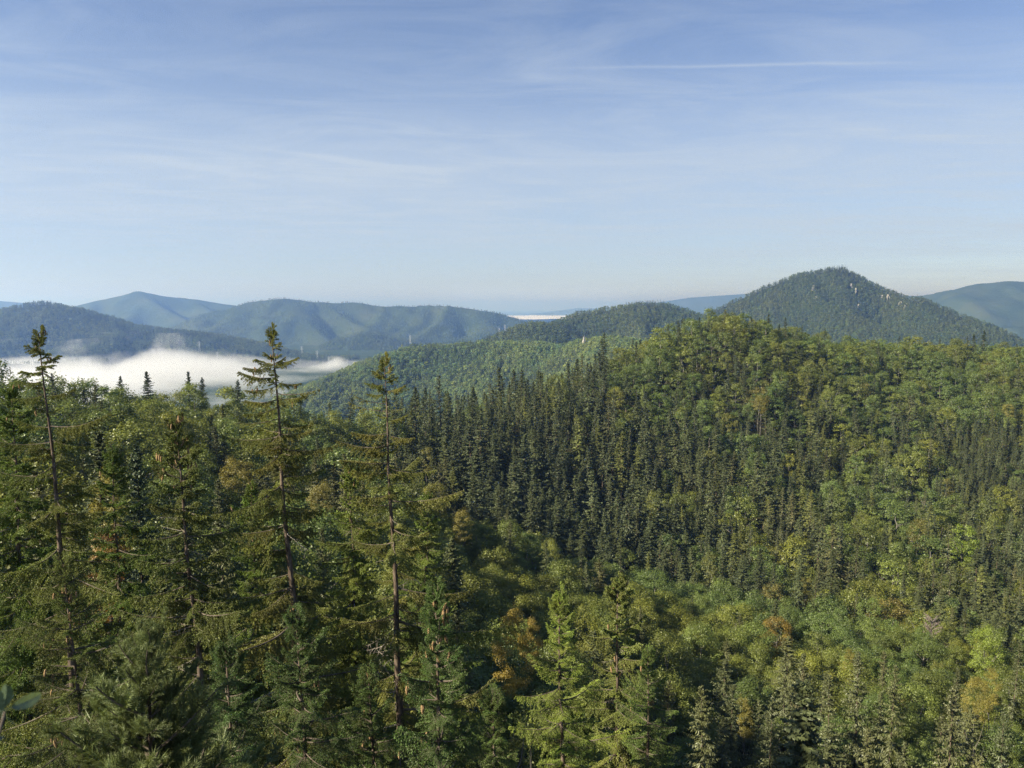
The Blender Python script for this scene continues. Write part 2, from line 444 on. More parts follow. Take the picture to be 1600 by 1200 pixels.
def spruce_branch(name, L, seed, n_need, nl, hw, start=0.12, fill=0.8, droop=0.5, step=0.055, sec=0.34):
    g = np.random.default_rng(seed); acc = Acc()
    tt = np.linspace(0, 1, 14)
    a, b = g.uniform(0.15, 0.3), g.uniform(0.2, 0.36)
    wig = g.normal(0, 0.02 * L, 3)
    main = np.stack([L * tt, wig[0] * np.sin(tt * 3) + wig[1] * np.sin(tt * 6), L * (-a * tt + b * tt ** 2)], 1)
    acc.tube(main, np.linspace(0.012 + 0.006 * L, 0.003, 14), 5, 1)
    def at(t):
        return np.array([np.interp(t, tt, main[:, i]) for i in range(3)]).T
    A_, B_ = [], []
    t = start
    while t < 1.0:
        p = at(t); tang = unit(at(min(t + 0.03, 1.0)) - at(max(t - 0.03, 0)))
        side = unit(np.cross([0, 0, 1.0], tang))
        for sgn in (-1, 1):
            if g.random() > fill: continue
            ln = (sec * L * (1 - t) ** 0.75 * min(1, (t + 0.12) / 0.3) + 0.10) * g.uniform(0.55, 1.15)
            ln = min(ln, 0.75)
            d = unit(tang * g.uniform(0.45, 0.8) + side * sgn * g.uniform(0.7, 1.0) + np.array([0, 0, g.uniform(-0.35, 0.1)]))
            ns = max(2, int(ln / 0.11))
            s = np.linspace(0, 1, ns + 1)[:, None]
            P = p + d * ln * s + np.array([0, 0, -1.0]) * droop * g.uniform(0.5, 1.4) * ln * s ** 2
            A_.append(P[:-1]); B_.append(P[1:])
            m = max(1, int(ln / step))
            for k in range(m):
                q = (k + 0.7) / (m + 0.4)
                o = p + d * ln * q + np.array([0, 0, -1.0]) * droop * ln * q * q
                dd = unit(d - np.array([0, 0, 2 * droop * q]))
                sd = unit(np.cross([0, 0, 1.0], dd))
                for s2 in (-1, 1):
                    if g.random() > fill: continue
                    l2 = (0.05 + 0.34 * ln * (1 - q)) * g.uniform(0.6, 1.2)
                    d2 = unit(dd * 0.7 + sd * s2 * 0.7 + np.array([0, 0, -droop * g.uniform(0.2, 1.3)]))
                    A_.append(o[None]); B_.append((o + d2 * l2)[None])
        t += step / L * g.uniform(0.8, 1.3)
    A = np.concatenate(A_); B = np.concatenate(B_)
    A_m, B_m = at(np.linspace(max(start, 0.5), 0.93, 8)), at(np.linspace(max(start, 0.5) + 0.05, 1.0, 8))
    A = np.concatenate([A, A_m]); B = np.concatenate([B, B_m])
    spines(acc, A, B, n_need, nl, hw, g)
    ribbon(acc, A, B, 0.0035, g)
    return acc.mesh(name, [M_NEEDLE, M_TWIG])
def dead_branch(name, L, seed):
    g = np.random.default_rng(seed); acc = Acc()
    tt = np.linspace(0, 1, 9)
    main = np.stack([L * tt, np.cumsum(g.normal(0, 0.02 * L, 9)), L * (-0.15 * tt + 0.1 * tt ** 2) + np.cumsum(g.normal(0, 0.012 * L, 9))], 1)
    main -= main[0]
    acc.tube(main, np.linspace(0.02, 0.005, 9), 5, 0)
    for k in range(int(10 * L)):
        t = g.uniform(0.25, 0.95)
        p = np.array([np.interp(t, tt, main[:, i]) for i in range(3)])
        d = unit(np.array([g.uniform(0.2, 0.8), g.choice([-1, 1]) * g.uniform(0.5, 1), g.uniform(-0.8, 0.1)]))
        ln = L * g.uniform(0.08, 0.28)
        e = p + d * ln; f = e + np.array([0, 0, -0.3 * ln])
        acc.tube(np.array([p, (p + e) / 2, f]), [0.006, 0.005, 0.003], 3, 0)
    return acc.mesh(name, [M_DEADWOOD])

def spruce_crown(name, H, Rm, seed, whorl, nbr, stat, wtw, base=0.12, droop=0.5, sparse=0.0, hang=True, tri=False, mats=None, pw=0.8, tl=0.30):
    """a whole spruce crown as one mesh of twig blades"""
    g = np.random.default_rng(seed); acc = Acc()
    zs = []
    z = H * 0.985
    while z > H * base:
        zs.append(z); z -= whorl * g.uniform(0.7, 1.3) * (0.6 + 0.5 * min(1, (H - z) / (0.3 * H)))
    rows = []
    lump = g.uniform(0.55, 1.2, size=64)
    for z in zs:
        dn = (H - z) / (H * (1 - base))
        prof = min(1.0, 0.06 + 1.25 * dn ** pw) * (1.0 if dn < 0.8 else 1 - 0.9 * (dn - 0.8))
        for k in range(nbr):
            if g.random() < sparse: continue
            az = g.uniform(0, 2 * math.pi)
            L = max(Rm * prof * g.uniform(0.6, 1.12) * lump[int(az * 3 + z * 0.8) % 64], 0.18)
            el = R(38 - 58 * min(1, dn * 1.5)) + g.normal(0, 0.12)
            rows.append((z + g.uniform(-0.3, 0.3) * whorl, az, L, el, g.uniform(0.72, 1.22)))
    rows = np.array(rows); nb = len(rows)
    t = (np.arange(stat)[None] + g.uniform(0.25, 1.0, size=(nb, stat))) / stat
    z0, az, L, el, tn = [rows[:, i:i + 1] for i in range(5)]
    rr = L * t * np.cos(el)
    zz = z0 + L * t * np.sin(el) - 0.20 * L * t * t + 0.16 * L * t ** 3
    P = np.stack([rr * np.cos(az), rr * np.sin(az), zz], -1)
    axd = np.stack([np.cos(el) * np.cos(az), np.cos(el) * np.sin(az), np.sin(el) - 0.2], -1)
    axd = np.broadcast_to(axd, P.shape)
    sd = np.broadcast_to(np.stack([-np.sin(az), np.cos(az), 0 * az], -1), P.shape)
    kinds = [(-1, 0.85), (1, 0.85)] + ([(0, 0.0)] if hang else [])
    for sg, sw in kinds:
        ln = (tl * (1 - 0.75 * t) * L + 0.10) * g.uniform(0.6, 1.3, size=t.shape)
        ln = np.minimum(ln, 1.0)
        dr = droop * g.uniform(0.3, 1.6, size=t.shape)
        if sg == 0: d = axd * 0.45 + np.array([0, 0, -1.0]) * (dr[..., None] * 1.2)
        else: d = axd * 0.55 + sd * (sg * sw) + np.array([0, 0, -1.0]) * dr[..., None]
        d = unit(d + g.normal(0, 0.15, size=d.shape))
        w = unit(np.cross(d, g.normal(size=d.shape) * 0.7 + np.array([0, 0, 1.0]))) * (wtw * (0.6 + 0.8 * g.random(t.shape)))[..., None]
        tone = (tn * g.uniform(0.75, 1.25, size=t.shape)).ravel()
        f = lambda q: q.reshape(-1, 3)
        tip = P + d * ln[..., None]
        if tri: acc.tris(f(P - w), f(P + w), f(tip), 0, tone)
        else:
            mid = P + d * (ln * 0.45)[..., None]
            acc.quads(f(P), f(mid - w), f(tip), f(mid + w), 0, tone)
    # leader
    acc.tris(np.array([[-0.05, 0, H - 0.9], [0, -0.05, H - 0.9]]), np.array([[0.05, 0, H - 0.9], [0, 0.05, H - 0.9]]), np.array([[0, 0, H + 0.25]] * 2), 0, 1.0)
    return acc if mats is None else acc.mesh(name, mats)

def broad_crown(name, H, Rm, seed, ncl, nleaf, leaf, base=0.3, mats=None, rhomb=True, up=0.18, shoots=0.35, hollow=0.55):
    """a broadleaf crown: leafy boughs over a rounded, uneven envelope"""
    g = np.random.default_rng(seed); acc = Acc()
    z0 = H * base; hc = H - z0
    lob = g.uniform(0.72, 1.12, size=(7, 5))
    centres = []
    for k in range(ncl):
        u = g.uniform(-0.85, 1.0) if k > ncl * 0.12 else g.uniform(0.6, 1.0)
        az = g.uniform(0, 2 * math.pi)
        rr = math.sqrt(max(0, 1 - max(u, -0.2) ** 2 * 0.96)) * (1.0 if u > -0.1 else 1.0 + u * 0.35)
        lb = lob[int(az / (2 * math.pi) * 7) % 7, int((u + 0.86) / 1.87 * 5) % 5]
        f = g.uniform(hollow, 1.0) ** 0.6 * lb
        c = np.array([Rm * rr * f * math.cos(az), Rm * rr * f * math.sin(az), z0 + hc * 0.46 + u * hc * 0.53 * (0.75 + 0.25 * lb)])
        centres.append((c, Rm * g.uniform(0.16, 0.34), g.uniform(0.74, 1.26)))
    cen = np.array([0, 0, z0 + hc * 0.35])
    per = nleaf // ncl
    for c, s, tn in centres:
        n = int(per * (s / (0.25 * Rm)) ** 2)
        out = unit(c - cen)
        q = g.normal(size=(n, 3)); q = unit(q)
        rad = g.uniform(0.35, 1.0, size=(n, 1)) ** 0.5
        q = q * rad
        q[:, 2] = np.where(q[:, 2] < -0.25, -0.4 * q[:, 2], q[:, 2])
        k = g.uniform(0.0, shoots)
        axis = unit(out * 0.6 + np.array([0, 0, 0.6]))
        P = c + s * (q * np.array([1, 1, 0.82]) + axis * (q @ axis)[:, None] * k * 2)
        # twiggy tips that break the outline
        tipm = g.random(n) < 0.10
        P[tipm] += unit(P[tipm] - c) * s * g.uniform(0.1, 0.55, size=(tipm.sum(), 1))
        nr = unit(unit(P - c) * 0.5 + out * 0.35 + np.array([0, 0, up]) + g.normal(0, 0.42, size=(n, 3)))
        a = unit(np.cross(nr, g.normal(size=(n, 3)))); b = np.cross(nr, a)
        l = leaf * g.uniform(0.65, 1.3, size=(n, 1))
        tone = tn * g.uniform(0.78, 1.22, size=n)
        if rhomb: acc.quads(P - a * l * 0.5, P + b * l * 0.3, P + a * l * 0.5, P - b * l * 0.3, 0, tone)
        else: acc.tris(P - a * l * 0.5, P + b * l * 0.5, P + a * l * 0.45 - b * l * 0.2, 0, tone)
    return acc if mats is None else acc.mesh(name, mats)
def broad_trunk(acc, H, Rm, seed, m=1, k=6, limbs=6):
    g = np.random.default_rng(seed + 500)
    r = 0.016 * H + 0.02
    zz = np.linspace(-0.8, H * 0.72, 7)
    sway = np.cumsum(g.normal(0, 0.05 * Rm, size=(7, 2)), 0)
    P = np.c_[sway - sway[0], zz]
    acc.tube(P, np.linspace(r * 1.15, r * 0.3, 7), k, m)
    for i in range(limbs):
        z = H * g.uniform(0.25, 0.6); az = i * 2.4 + g.uniform(-0.4, 0.4)
        o = np.array([np.interp(z, zz, P[:, 0]), np.interp(z, zz, P[:, 1]), z])
        e = o + np.array([math.cos(az) * Rm * 0.7, math.sin(az) * Rm * 0.7, H * g.uniform(0.14, 0.28)])
        md = (o + e) / 2 + np.array([0, 0, -0.03 * H])
        acc.tube(np.array([o, md, e]), [r * 0.5, r * 0.33, r * 0.1], max(3, k - 2), m)
    return acc
def straight_trunk(acc, H, m=1, k=6, top=0.97, r=None):
    r = r or 0.0085 * H + 0.02
    zz = np.linspace(-0.8, H * top, 6)
    acc.tube(np.c_[np.zeros((6, 2)), zz], np.linspace(r * 1.1, 0.015, 6), k, m)
    return acc

# nominal sizes: spruce 22 m, broadleaf 14 m; every tree is a scaled copy
def sp1(seed, Rm, **k): return dict(H=22.0, Rm=Rm, seed=seed, **k)
SPRUCE = {1: [], 2: [], 3: []}      # level of detail -> [(crown mesh, trunk mesh)]
OPEN = {1: [], 2: []}
BROAD = {0: [], 1: [], 2: [], 3: []}
tm = straight_trunk(Acc(), 22.0, 0, 7).mesh('spruce_trunk', [M_BARK], True)
tm2 = straight_trunk(Acc(), 22.0, 0, 4).mesh('spruce_trunk', [M_BARK], True)
for i, (rm, dr, pw) in enumerate([(2.5, 0.5, 0.8), (2.9, 0.6, 0.85), (2.2, 0.7, 0.7), (3.1, 0.45, 0.9)]):
    SPRUCE[1].append((spruce_crown('spruce_crown', 22.0, rm, 100 + i, 0.42, 7, 8, 0.075, 0.16, dr, 0.05, True, False, [M_NEEDLE], pw), tm))
    SPRUCE[2].append((spruce_crown('spruce_crown', 22.0, rm, 200 + i, 0.62, 7, 5, 0.15, 0.18, dr, 0.05, True, True, [M_NEEDLE], pw), tm2))
for i, (rm, dr, pw) in enumerate([(3.6, 0.75, 0.75), (4.0, 0.6, 0.8), (3.3, 0.9, 0.7)]):
    OPEN[1].append((spruce_crown('spruce_crown', 22.0, rm, 300 + i, 0.50, 6, 11, 0.06, 0.10, dr, 0.18, True, False, [M_NEEDLE], pw, 0.26), tm))
    OPEN[2].append((spruce_crown('spruce_crown', 22.0, rm, 320 + i, 0.70, 6, 6, 0.13, 0.12, dr, 0.15, True, True, [M_NEEDLE], pw, 0.26), tm2))
for i, rm in enumerate([4.2, 4.8, 3.8, 4.5]):
    bt = broad_trunk(Acc(), 14.0, rm, 400 + i, 0, 6).mesh('beech_trunk', [M_BEECHBARK], True)
    BROAD[0].append((broad_crown('beech_crown', 14.0, rm, 400 + i, 95, 34000, 0.15, 0.16, [M_LEAF]), bt))
    BROAD[1].append((broad_crown('beech_crown', 14.0, rm, 410 + i, 80, 11500, 0.25, 0.14, [M_LEAF]), bt))
for i, rm in enumerate([4.2, 4.8, 3.8, 4.5, 5.2]):
    bt = broad_trunk(Acc(), 14.0, rm, 420 + i, 0, 4, 3).mesh('beech_trunk', [M_BEECHBARK], True)
    BROAD[2].append((broad_crown('beech_crown', 14.0, rm, 420 + i, 58, 3800, 0.42, 0.12, [M_LEAF], False), bt))
SAPLING = []
for i, rm in enumerate([1.9, 2.3, 1.7]):
    g_ = broad_crown('sapling_crown', 7.0, rm, 460 + i, 44, 9000, 0.11, 0.08, [M_LEAF], True, 0.35, 0.9, 0.02)
    SAPLING.append((g_, broad_trunk(Acc(), 7.0, rm, 460 + i, 0, 5, 8).mesh('beech_trunk', [M_BEECHBARK], True)))
# joined small models for the forests that are one mass
def joined(name, acc, H, bark, broad=None):
    if broad: broad_trunk(acc, H, broad[0], broad[1], 1, 4, 2)
    else: straight_trunk(acc, H, 1, 4)
    return acc.mesh(name, [M_LEAF if broad else M_NEEDLE, bark])
MASS = []
def model(me):
    o = bpy.data.objects.new(me.name, me); return o
far_models = bpy.data.collections.new('forest_tree_models')
mid_models = bpy.data.collections.new('slope_tree_models')
def put(coll, me, idx):
    o = bpy.data.objects.new('%02d_%s' % (idx, me.name), me); coll.objects.link(o); return o
n = 0
for i, (rm, dr, pw) in enumerate([(2.5, 0.5, 0.8), (2.9, 0.6, 0.85), (2.2, 0.7, 0.7), (3.1, 0.45, 0.9)]):      # 0-3
    put(mid_models, joined('spruce', spruce_crown('s', 22.0, rm, 200 + i, 0.62, 7, 5, 0.15, 0.18, dr, 0.05, True, True, None, pw), 22.0, M_BARK), n); n += 1
for i, (rm, dr, pw) in enumerate([(3.6, 0.75, 0.75), (4.0, 0.6, 0.8), (3.3, 0.9, 0.7)]):                       # 4-6
    put(mid_models, joined('spruce', spruce_crown('s', 22.0, rm, 320 + i, 0.70, 6, 6, 0.13, 0.12, dr, 0.15, True, True, None, pw, 0.26), 22.0, M_BARK), n); n += 1
for i, rm in enumerate([4.2, 4.8, 3.8, 4.5, 5.2]):                                                             # 7-11
    put(mid_models, joined('beech', broad_crown('b', 14.0, rm, 420 + i, 58, 3800, 0.42, 0.12, None, False), 14.0, M_BEECHBARK, (rm, 420 + i)), n); n += 1
for i, rm in enumerate([4.2, 4.8, 3.8]):                                                                       # 12-14 (closer)
    put(mid_models, joined('beech', broad_crown('b', 14.0, rm, 410 + i, 80, 11500, 0.25, 0.14, None), 14.0, M_BEECHBARK, (rm, 420 + i)), n); n += 1
n = 0
for i, rm in enumerate([2.7, 3.0, 2.4]):
    put(far_models, joined('spruce', spruce_crown('s', 22.0, rm, 600 + i, 1.5, 6, 3, 0.36, 0.12, 0.5, 0.0, False, True, None, 0.85, 0.4), 22.0, M_BARK), n); n += 1
for i, rm in enumerate([4.4, 5.0, 4.0, 4.7]):
    put(far_models, joined('beech', broad_crown('b', 14.0, rm, 620 + i, 22, 420, 1.15, 0.2, None, False), 14.0, M_BEECHBARK, (rm, 620 + i)), n); n += 1
print('models', round(time.time() - T0, 1))

def scatter(name, P, scl, rotz, idx, tint, coll, label, cat):
    """one mass of trees nobody could count: an object of kind stuff whose node group sets the models on its points"""
    me = bpy.data.meshes.new(name)
    n = len(P)
    me.vertices.add(n); me.vertices.foreach_set('co', np.ascontiguousarray(P, dtype=np.float32).ravel())
    a = me.attributes.new('scl', 'FLOAT_VECTOR', 'POINT'); a.data.foreach_set('vector', np.ascontiguousarray(scl, dtype=np.float32).ravel())
    rot = np.zeros((n, 3), dtype=np.float32); rot[:, 2] = rotz; rot[:, 0] = rng.normal(0, 0.045, n); rot[:, 1] = rng.normal(0, 0.045, n)
    a = me.attributes.new('rot', 'FLOAT_VECTOR', 'POINT'); a.data.foreach_set('vector', rot.ravel())
    a = me.attributes.new('idx', 'INT', 'POINT'); a.data.foreach_set('value', np.ascontiguousarray(idx, dtype=np.int32))
    a = me.attributes.new('tint', 'FLOAT_VECTOR', 'POINT'); a.data.foreach_set('vector', np.ascontiguousarray(tint, dtype=np.float32).ravel())
    o = link(name, me)
    ng = bpy.data.node_groups.new(name, 'GeometryNodeTree')
    ng.interface.new_socket('Geometry', in_out='INPUT', socket_type='NodeSocketGeometry')
    ng.interface.new_socket('Geometry', in_out='OUTPUT', socket_type='NodeSocketGeometry')
    N, L = ng.nodes, ng.links
    gi = N.new('NodeGroupInput'); go = N.new('NodeGroupOutput')
    ci = N.new('GeometryNodeCollectionInfo'); ci.inputs['Collection'].default_value = coll
    ci.inputs['Separate Children'].default_value = True; ci.inputs['Reset Children'].default_value = True
    ip = N.new('GeometryNodeInstanceOnPoints'); ip.inputs['Pick Instance'].default_value = True
    def na(nm, ty):
        q = N.new('GeometryNodeInputNamedAttribute'); q.data_type = ty; q.inputs['Name'].default_value = nm; return q.outputs['Attribute']
    L.new(gi.outputs[0], ip.inputs['Points']); L.new(ci.outputs[0], ip.inputs['Instance'])
    L.new(na('idx', 'INT'), ip.inputs['Instance Index'])
    L.new(na('rot', 'FLOAT_VECTOR'), ip.inputs['Rotation']); L.new(na('scl', 'FLOAT_VECTOR'), ip.inputs['Scale'])
    L.new(ip.outputs[0], go.inputs[0])
    md = o.modifiers.new('trees', 'NODES'); md.node_group = ng
    tag(o, label, cat, kind='stuff')
    return o

# ------------------------------------------------------------------ near forest: where each tree stands
STEP = 2.6
gx = np.arange(-560, 900, STEP); gy = np.arange(22, 760, STEP)
CX, CYY = np.meshgrid(gx, gy); CX = CX.ravel(); CYY = CYY.ravel()
CX = CX + rng.uniform(-1.2, 1.2, CX.size); CYY = CYY + rng.uniform(-1.2, 1.2, CYY.size)
k = (CX < 0.80 * CYY + 40) & (CX > -0.80 * CYY - 60)
CX, CYY = CX[k], CYY[k]
GZ = ground_at(CX, CYY)
QX, QY = proj(CX, CYY, canopy_at(CX, CYY))
k = GZ > -200
CX, CYY, GZ, QX, QY = [a[k] for a in (CX, CYY, GZ, QX, QY)]
nC = len(CX)
pc = np.full(nC, 0.4); po = np.full(nC, 0.3); hs_ = np.full(nC, 19.0); hb_ = np.full(nC, 13.0); zn = np.full(nC, -1)
jx, jy = QX + 26 * (fbm(CX / 25, CYY / 25, 40) - 0.47) * 2, QY + 18 * (fbm(CX / 25, CYY / 25, 44) - 0.47) * 2
for zi, (poly, a, b, h1, h2, nm) in enumerate(ZONES):
    m = in_poly(jx, jy, poly)
    pc[m], po[m], hs_[m], hb_[m], zn[m] = a, b, h1, h2, zi
dist = np.hypot(CX, CYY)
clump = fbm(CX / 30, CYY / 30, 60, 3)
is_con = rng.random(nC) < np.clip(pc + (clump - 0.44) * 1.3, 0.0, 0.99)
is_open = is_con & (rng.random(nC) < po)
height = np.where(is_con, hs_, hb_) * rng.normal(1.0, 0.22, nC).clip(0.45, 1.4) * (0.86 + 0.3 * fbm(CX / 45, CYY / 45, 71))
width = np.where(is_con, np.where(is_open, 0.20, 0.19) * height, 0.335 * height + 0.3) * rng.normal(1, 0.18, nC).clip(0.6, 1.5)
space = np.where(is_con, width * 1.22 + 0.5, width * 1.26)
space = np.where(dist < 60, space * 1.15, space)
# the foreground spruces and the named trees keep a clear spot of their own
NEARSPRUCES = [  # top pixel, metres away, lean of the trunk (dx of the pixel at the frame's bottom), crown radius, ...
]
order = np.argsort(rng.random(nC))
cell = {}
keep = []
CS = 4.0
def clear(x, y, s):
    cxi, cyi = int(x // CS), int(y // CS)
    for a in range(cxi - 2, cxi + 3):
        for b in range(cyi - 2, cyi + 3):
            for (x2, y2, s2) in cell.get((a, b), ()):
                r = 0.5 * (s + s2)
                if (x - x2) ** 2 + (y - y2) ** 2 < r * r: return False
    return True
def occupy(x, y, s): cell.setdefault((int(x // CS), int(y // CS)), []).append((x, y, s))

# trees that the photograph singles out: kind, top pixel, metres away, crown radius, tint, label
SPECIAL = [
    ('beech', 1505, 822, 318, 4.6, (0.170, 0.230, 0.028), 'bright lime green broadleaf tree standing alone among dark spruces'),
    ('beech', 1545, 985, 190, 3.8, (0.160, 0.210, 0.026), 'lime green broadleaf tree below and right of the bare grey tree'),
    ('beech', 1213, 968, 172, 3.2, (0.190, 0.138, 0.024), 'orange and yellow tree at the front edge of the bowl'),
    ('beech', 1331, 1020, 158, 1.6, (0.166, 0.147, 0.028), 'small orange tree in the young growth right of the bigger orange one'),
    ('beech', 1533, 1066, 128, 2.1, (0.199, 0.177, 0.033), 'clear yellow tree in the young growth near the ragged spruces'),
    ('beech', 1552, 1052, 140, 1.5, (0.207, 0.184, 0.035), 'tiny bright yellow tree just above the clear yellow one'),
    ('beech', 1576, 632, 520, 3.4, (0.199, 0.177, 0.033), 'golden yellow tree high on the ridge at the far end'),
    ('beech', 1190, 606, 430, 4.6, (0.140, 0.125, 0.023), 'yellowing broad tree on the slope under the ridge crest'),
    ('beech', 1185, 618, 420, 2.6, (0.174, 0.154, 0.029), 'small orange tinged tree under the yellowing broad one'),
    ('beech', 1258, 905, 235, 2.9, (0.162, 0.144, 0.027), 'yellow topped tree at the foot of the dark spruces'),
    ('beech', 1435, 812, 330, 4.0, (0.130, 0.125, 0.022), 'olive yellow tree left of the bright lime green one'),
    ('beech', 1480, 750, 405, 3.2, (0.153, 0.136, 0.026), 'yellow tree on the slope below the young plantation'),
    ('beech', 1385, 703, 440, 2.2, (0.166, 0.147, 0.028), 'small pale orange tree at mid height of the slope'),
    ('beech', 668, 700, 262, 3.0, (0.130, 0.125, 0.022), 'yellow green tree lit against the shaded edge of the dark stand'),
    ('beech', 680, 757, 190, 3.2, (0.150, 0.150, 0.022), 'round yellow green tree right of the tall thin spruce with pale trunk'),
    ('beech', 722, 800, 168, 2.6, (0.170, 0.150, 0.024), 'small yellowish tree below the trunks of the dark stand'),
    ('beech', 372, 718, 142, 3.4, (0.160, 0.140, 0.022), 'yellowing tree between two tall thin spruces'),
    ('beech', 500, 757, 120, 2.2, (0.158, 0.140, 0.026), 'small golden tree left of the pale trunked spruce'),
    ('beech', 797, 958, 40, 1.15, (0.239, 0.182, 0.034), 'orange and gold young tree beside the cone laden spruce'),
    ('beech', 830, 962, 42, 0.65, (0.221, 0.168, 0.031), 'slim reddish orange young tree right of the gold one'),
    ('beech', 150, 745, 60, 1.6, (0.182, 0.162, 0.030), 'golden young tree right of the leftmost tall spruce'),
    ('beech', 185, 835, 38, 1.1, (0.200, 0.105, 0.026), 'rusty orange sapling under the spruce boughs on the near slope'),
    ('beech', 1163, 1092, 100, 1.3, (0.182, 0.162, 0.030), 'little orange tree in the near hollow'),
    ('beech', 1040, 838, 262, 3.8, (0.075, 0.115, 0.028), 'fresh green broad tree in front of the dark stand'),
    ('beech', 1110, 868, 236, 3.6, (0.100, 0.110, 0.024), 'rounded green tree with a yellow top beside the dark gap'),
    ('dead', 1457, 958, 205, 2.6, (0.160, 0.140, 0.125), 'bare grey brown leafless tree among green ones'),
    ('open', 1347, 1020, 112, 3.6, (0.112, 0.113, 0.044), 'ragged olive spruce with light side limbs in the near hollow'),
    ('open', 1396, 1036, 104, 3.6, (0.128, 0.128, 0.045), 'ragged spruce with one long branch reaching right'),
    ('open', 1491, 1072, 98, 4.2, (0.128, 0.123, 0.050), 'wide ragged spruce with long pale drooping branches'),
    ('open', 1256, 1050, 96, 3.4, (0.143, 0.123, 0.053), 'brownish cone topped spruce at the near edge of the hollow'),
    ('open', 1575, 1110, 95, 3.4, (0.112, 0.123, 0.050), 'open grey green spruce right of the wide ragged one'),
    ('open', 1175, 818, 285, 3.6, (0.090, 0.096, 0.045), 'tall grey green spruce with hanging branches beside the dark gap'),
    ('spruce', 233, 580, 240, 5.0, (0.042, 0.061, 0.027), 'dark pointed spruce rising into the fog on the left ridge'),
    ('spruce', 190, 587, 240, 3.6, (0.042, 0.061, 0.027), 'small pointed spruce rising into the fog left of the bigger one'),
    ('spruce', 293, 580, 250, 4.2, (0.045, 0.064, 0.027), 'pointed spruce against the fog on the left ridge, right of the big one'),
    ('spruce', 313, 589, 250, 3.4, (0.045, 0.064, 0.027), 'narrow spruce close beside another on the left ridge'),
    ('spruce', 368, 592, 258, 3.6, (0.045, 0.064, 0.027), 'spruce tip on the left ridge just left of the tallest thin spruce'),
    ('spruce', 1537, 516, 630, 5.0, (0.045, 0.064, 0.027), 'dark spruce pair top breaking the skyline of the main ridge'),
    ('spruce', 1522, 522, 630, 4.2, (0.045, 0.064, 0.027), 'lower dark spruce beside the one breaking the main skyline'),
    ('spruce', 1287, 512, 560, 2.4, (0.048, 0.067, 0.027), 'thin dark spruce tip on the main skyline below the peak'),
    ('spruce', 1253, 508, 552, 2.2, (0.048, 0.067, 0.027), 'dark spruce tip on the main skyline left of the peak top'),
    ('spruce', 1405, 525, 610, 2.3, (0.048, 0.067, 0.027), 'lone spruce tip on the main skyline right of the peak'),
    ('spruce', 210, 690, 62, 2.6, (0.048, 0.070, 0.033), 'dark conical spruce right of the leftmost tall spruce'),
]
spec = []
for kd, px, py, d, r, tint, lab in SPECIAL:
    if kd == 'beech' and d > 200 and tint[0] > tint[1] * 1.12: tint = tuple(0.5 * a + 0.5 * b for a, b in zip(tint, (0.16, 0.16, 0.032)))
    if kd == 'open': tint = (tint[0] * 0.72, tint[1] * 0.80, tint[2] * 0.85)
    x, y, z = pix(px, py, d)
    g0 = float(ground_at(np.array(x), np.array(y)))
    h = z - g0
    spec.append(dict(kind=kd, x=x, y=y, g=g0, h=h, r=r, tint=tint, label=lab))
    occupy(x, y, max(3.0, r * 1.6))
    # keep what stands in front of it from hiding it
SPX = [(s, *proj(s['x'], s['y'], s['g'] + s['h'])) for s in spec]

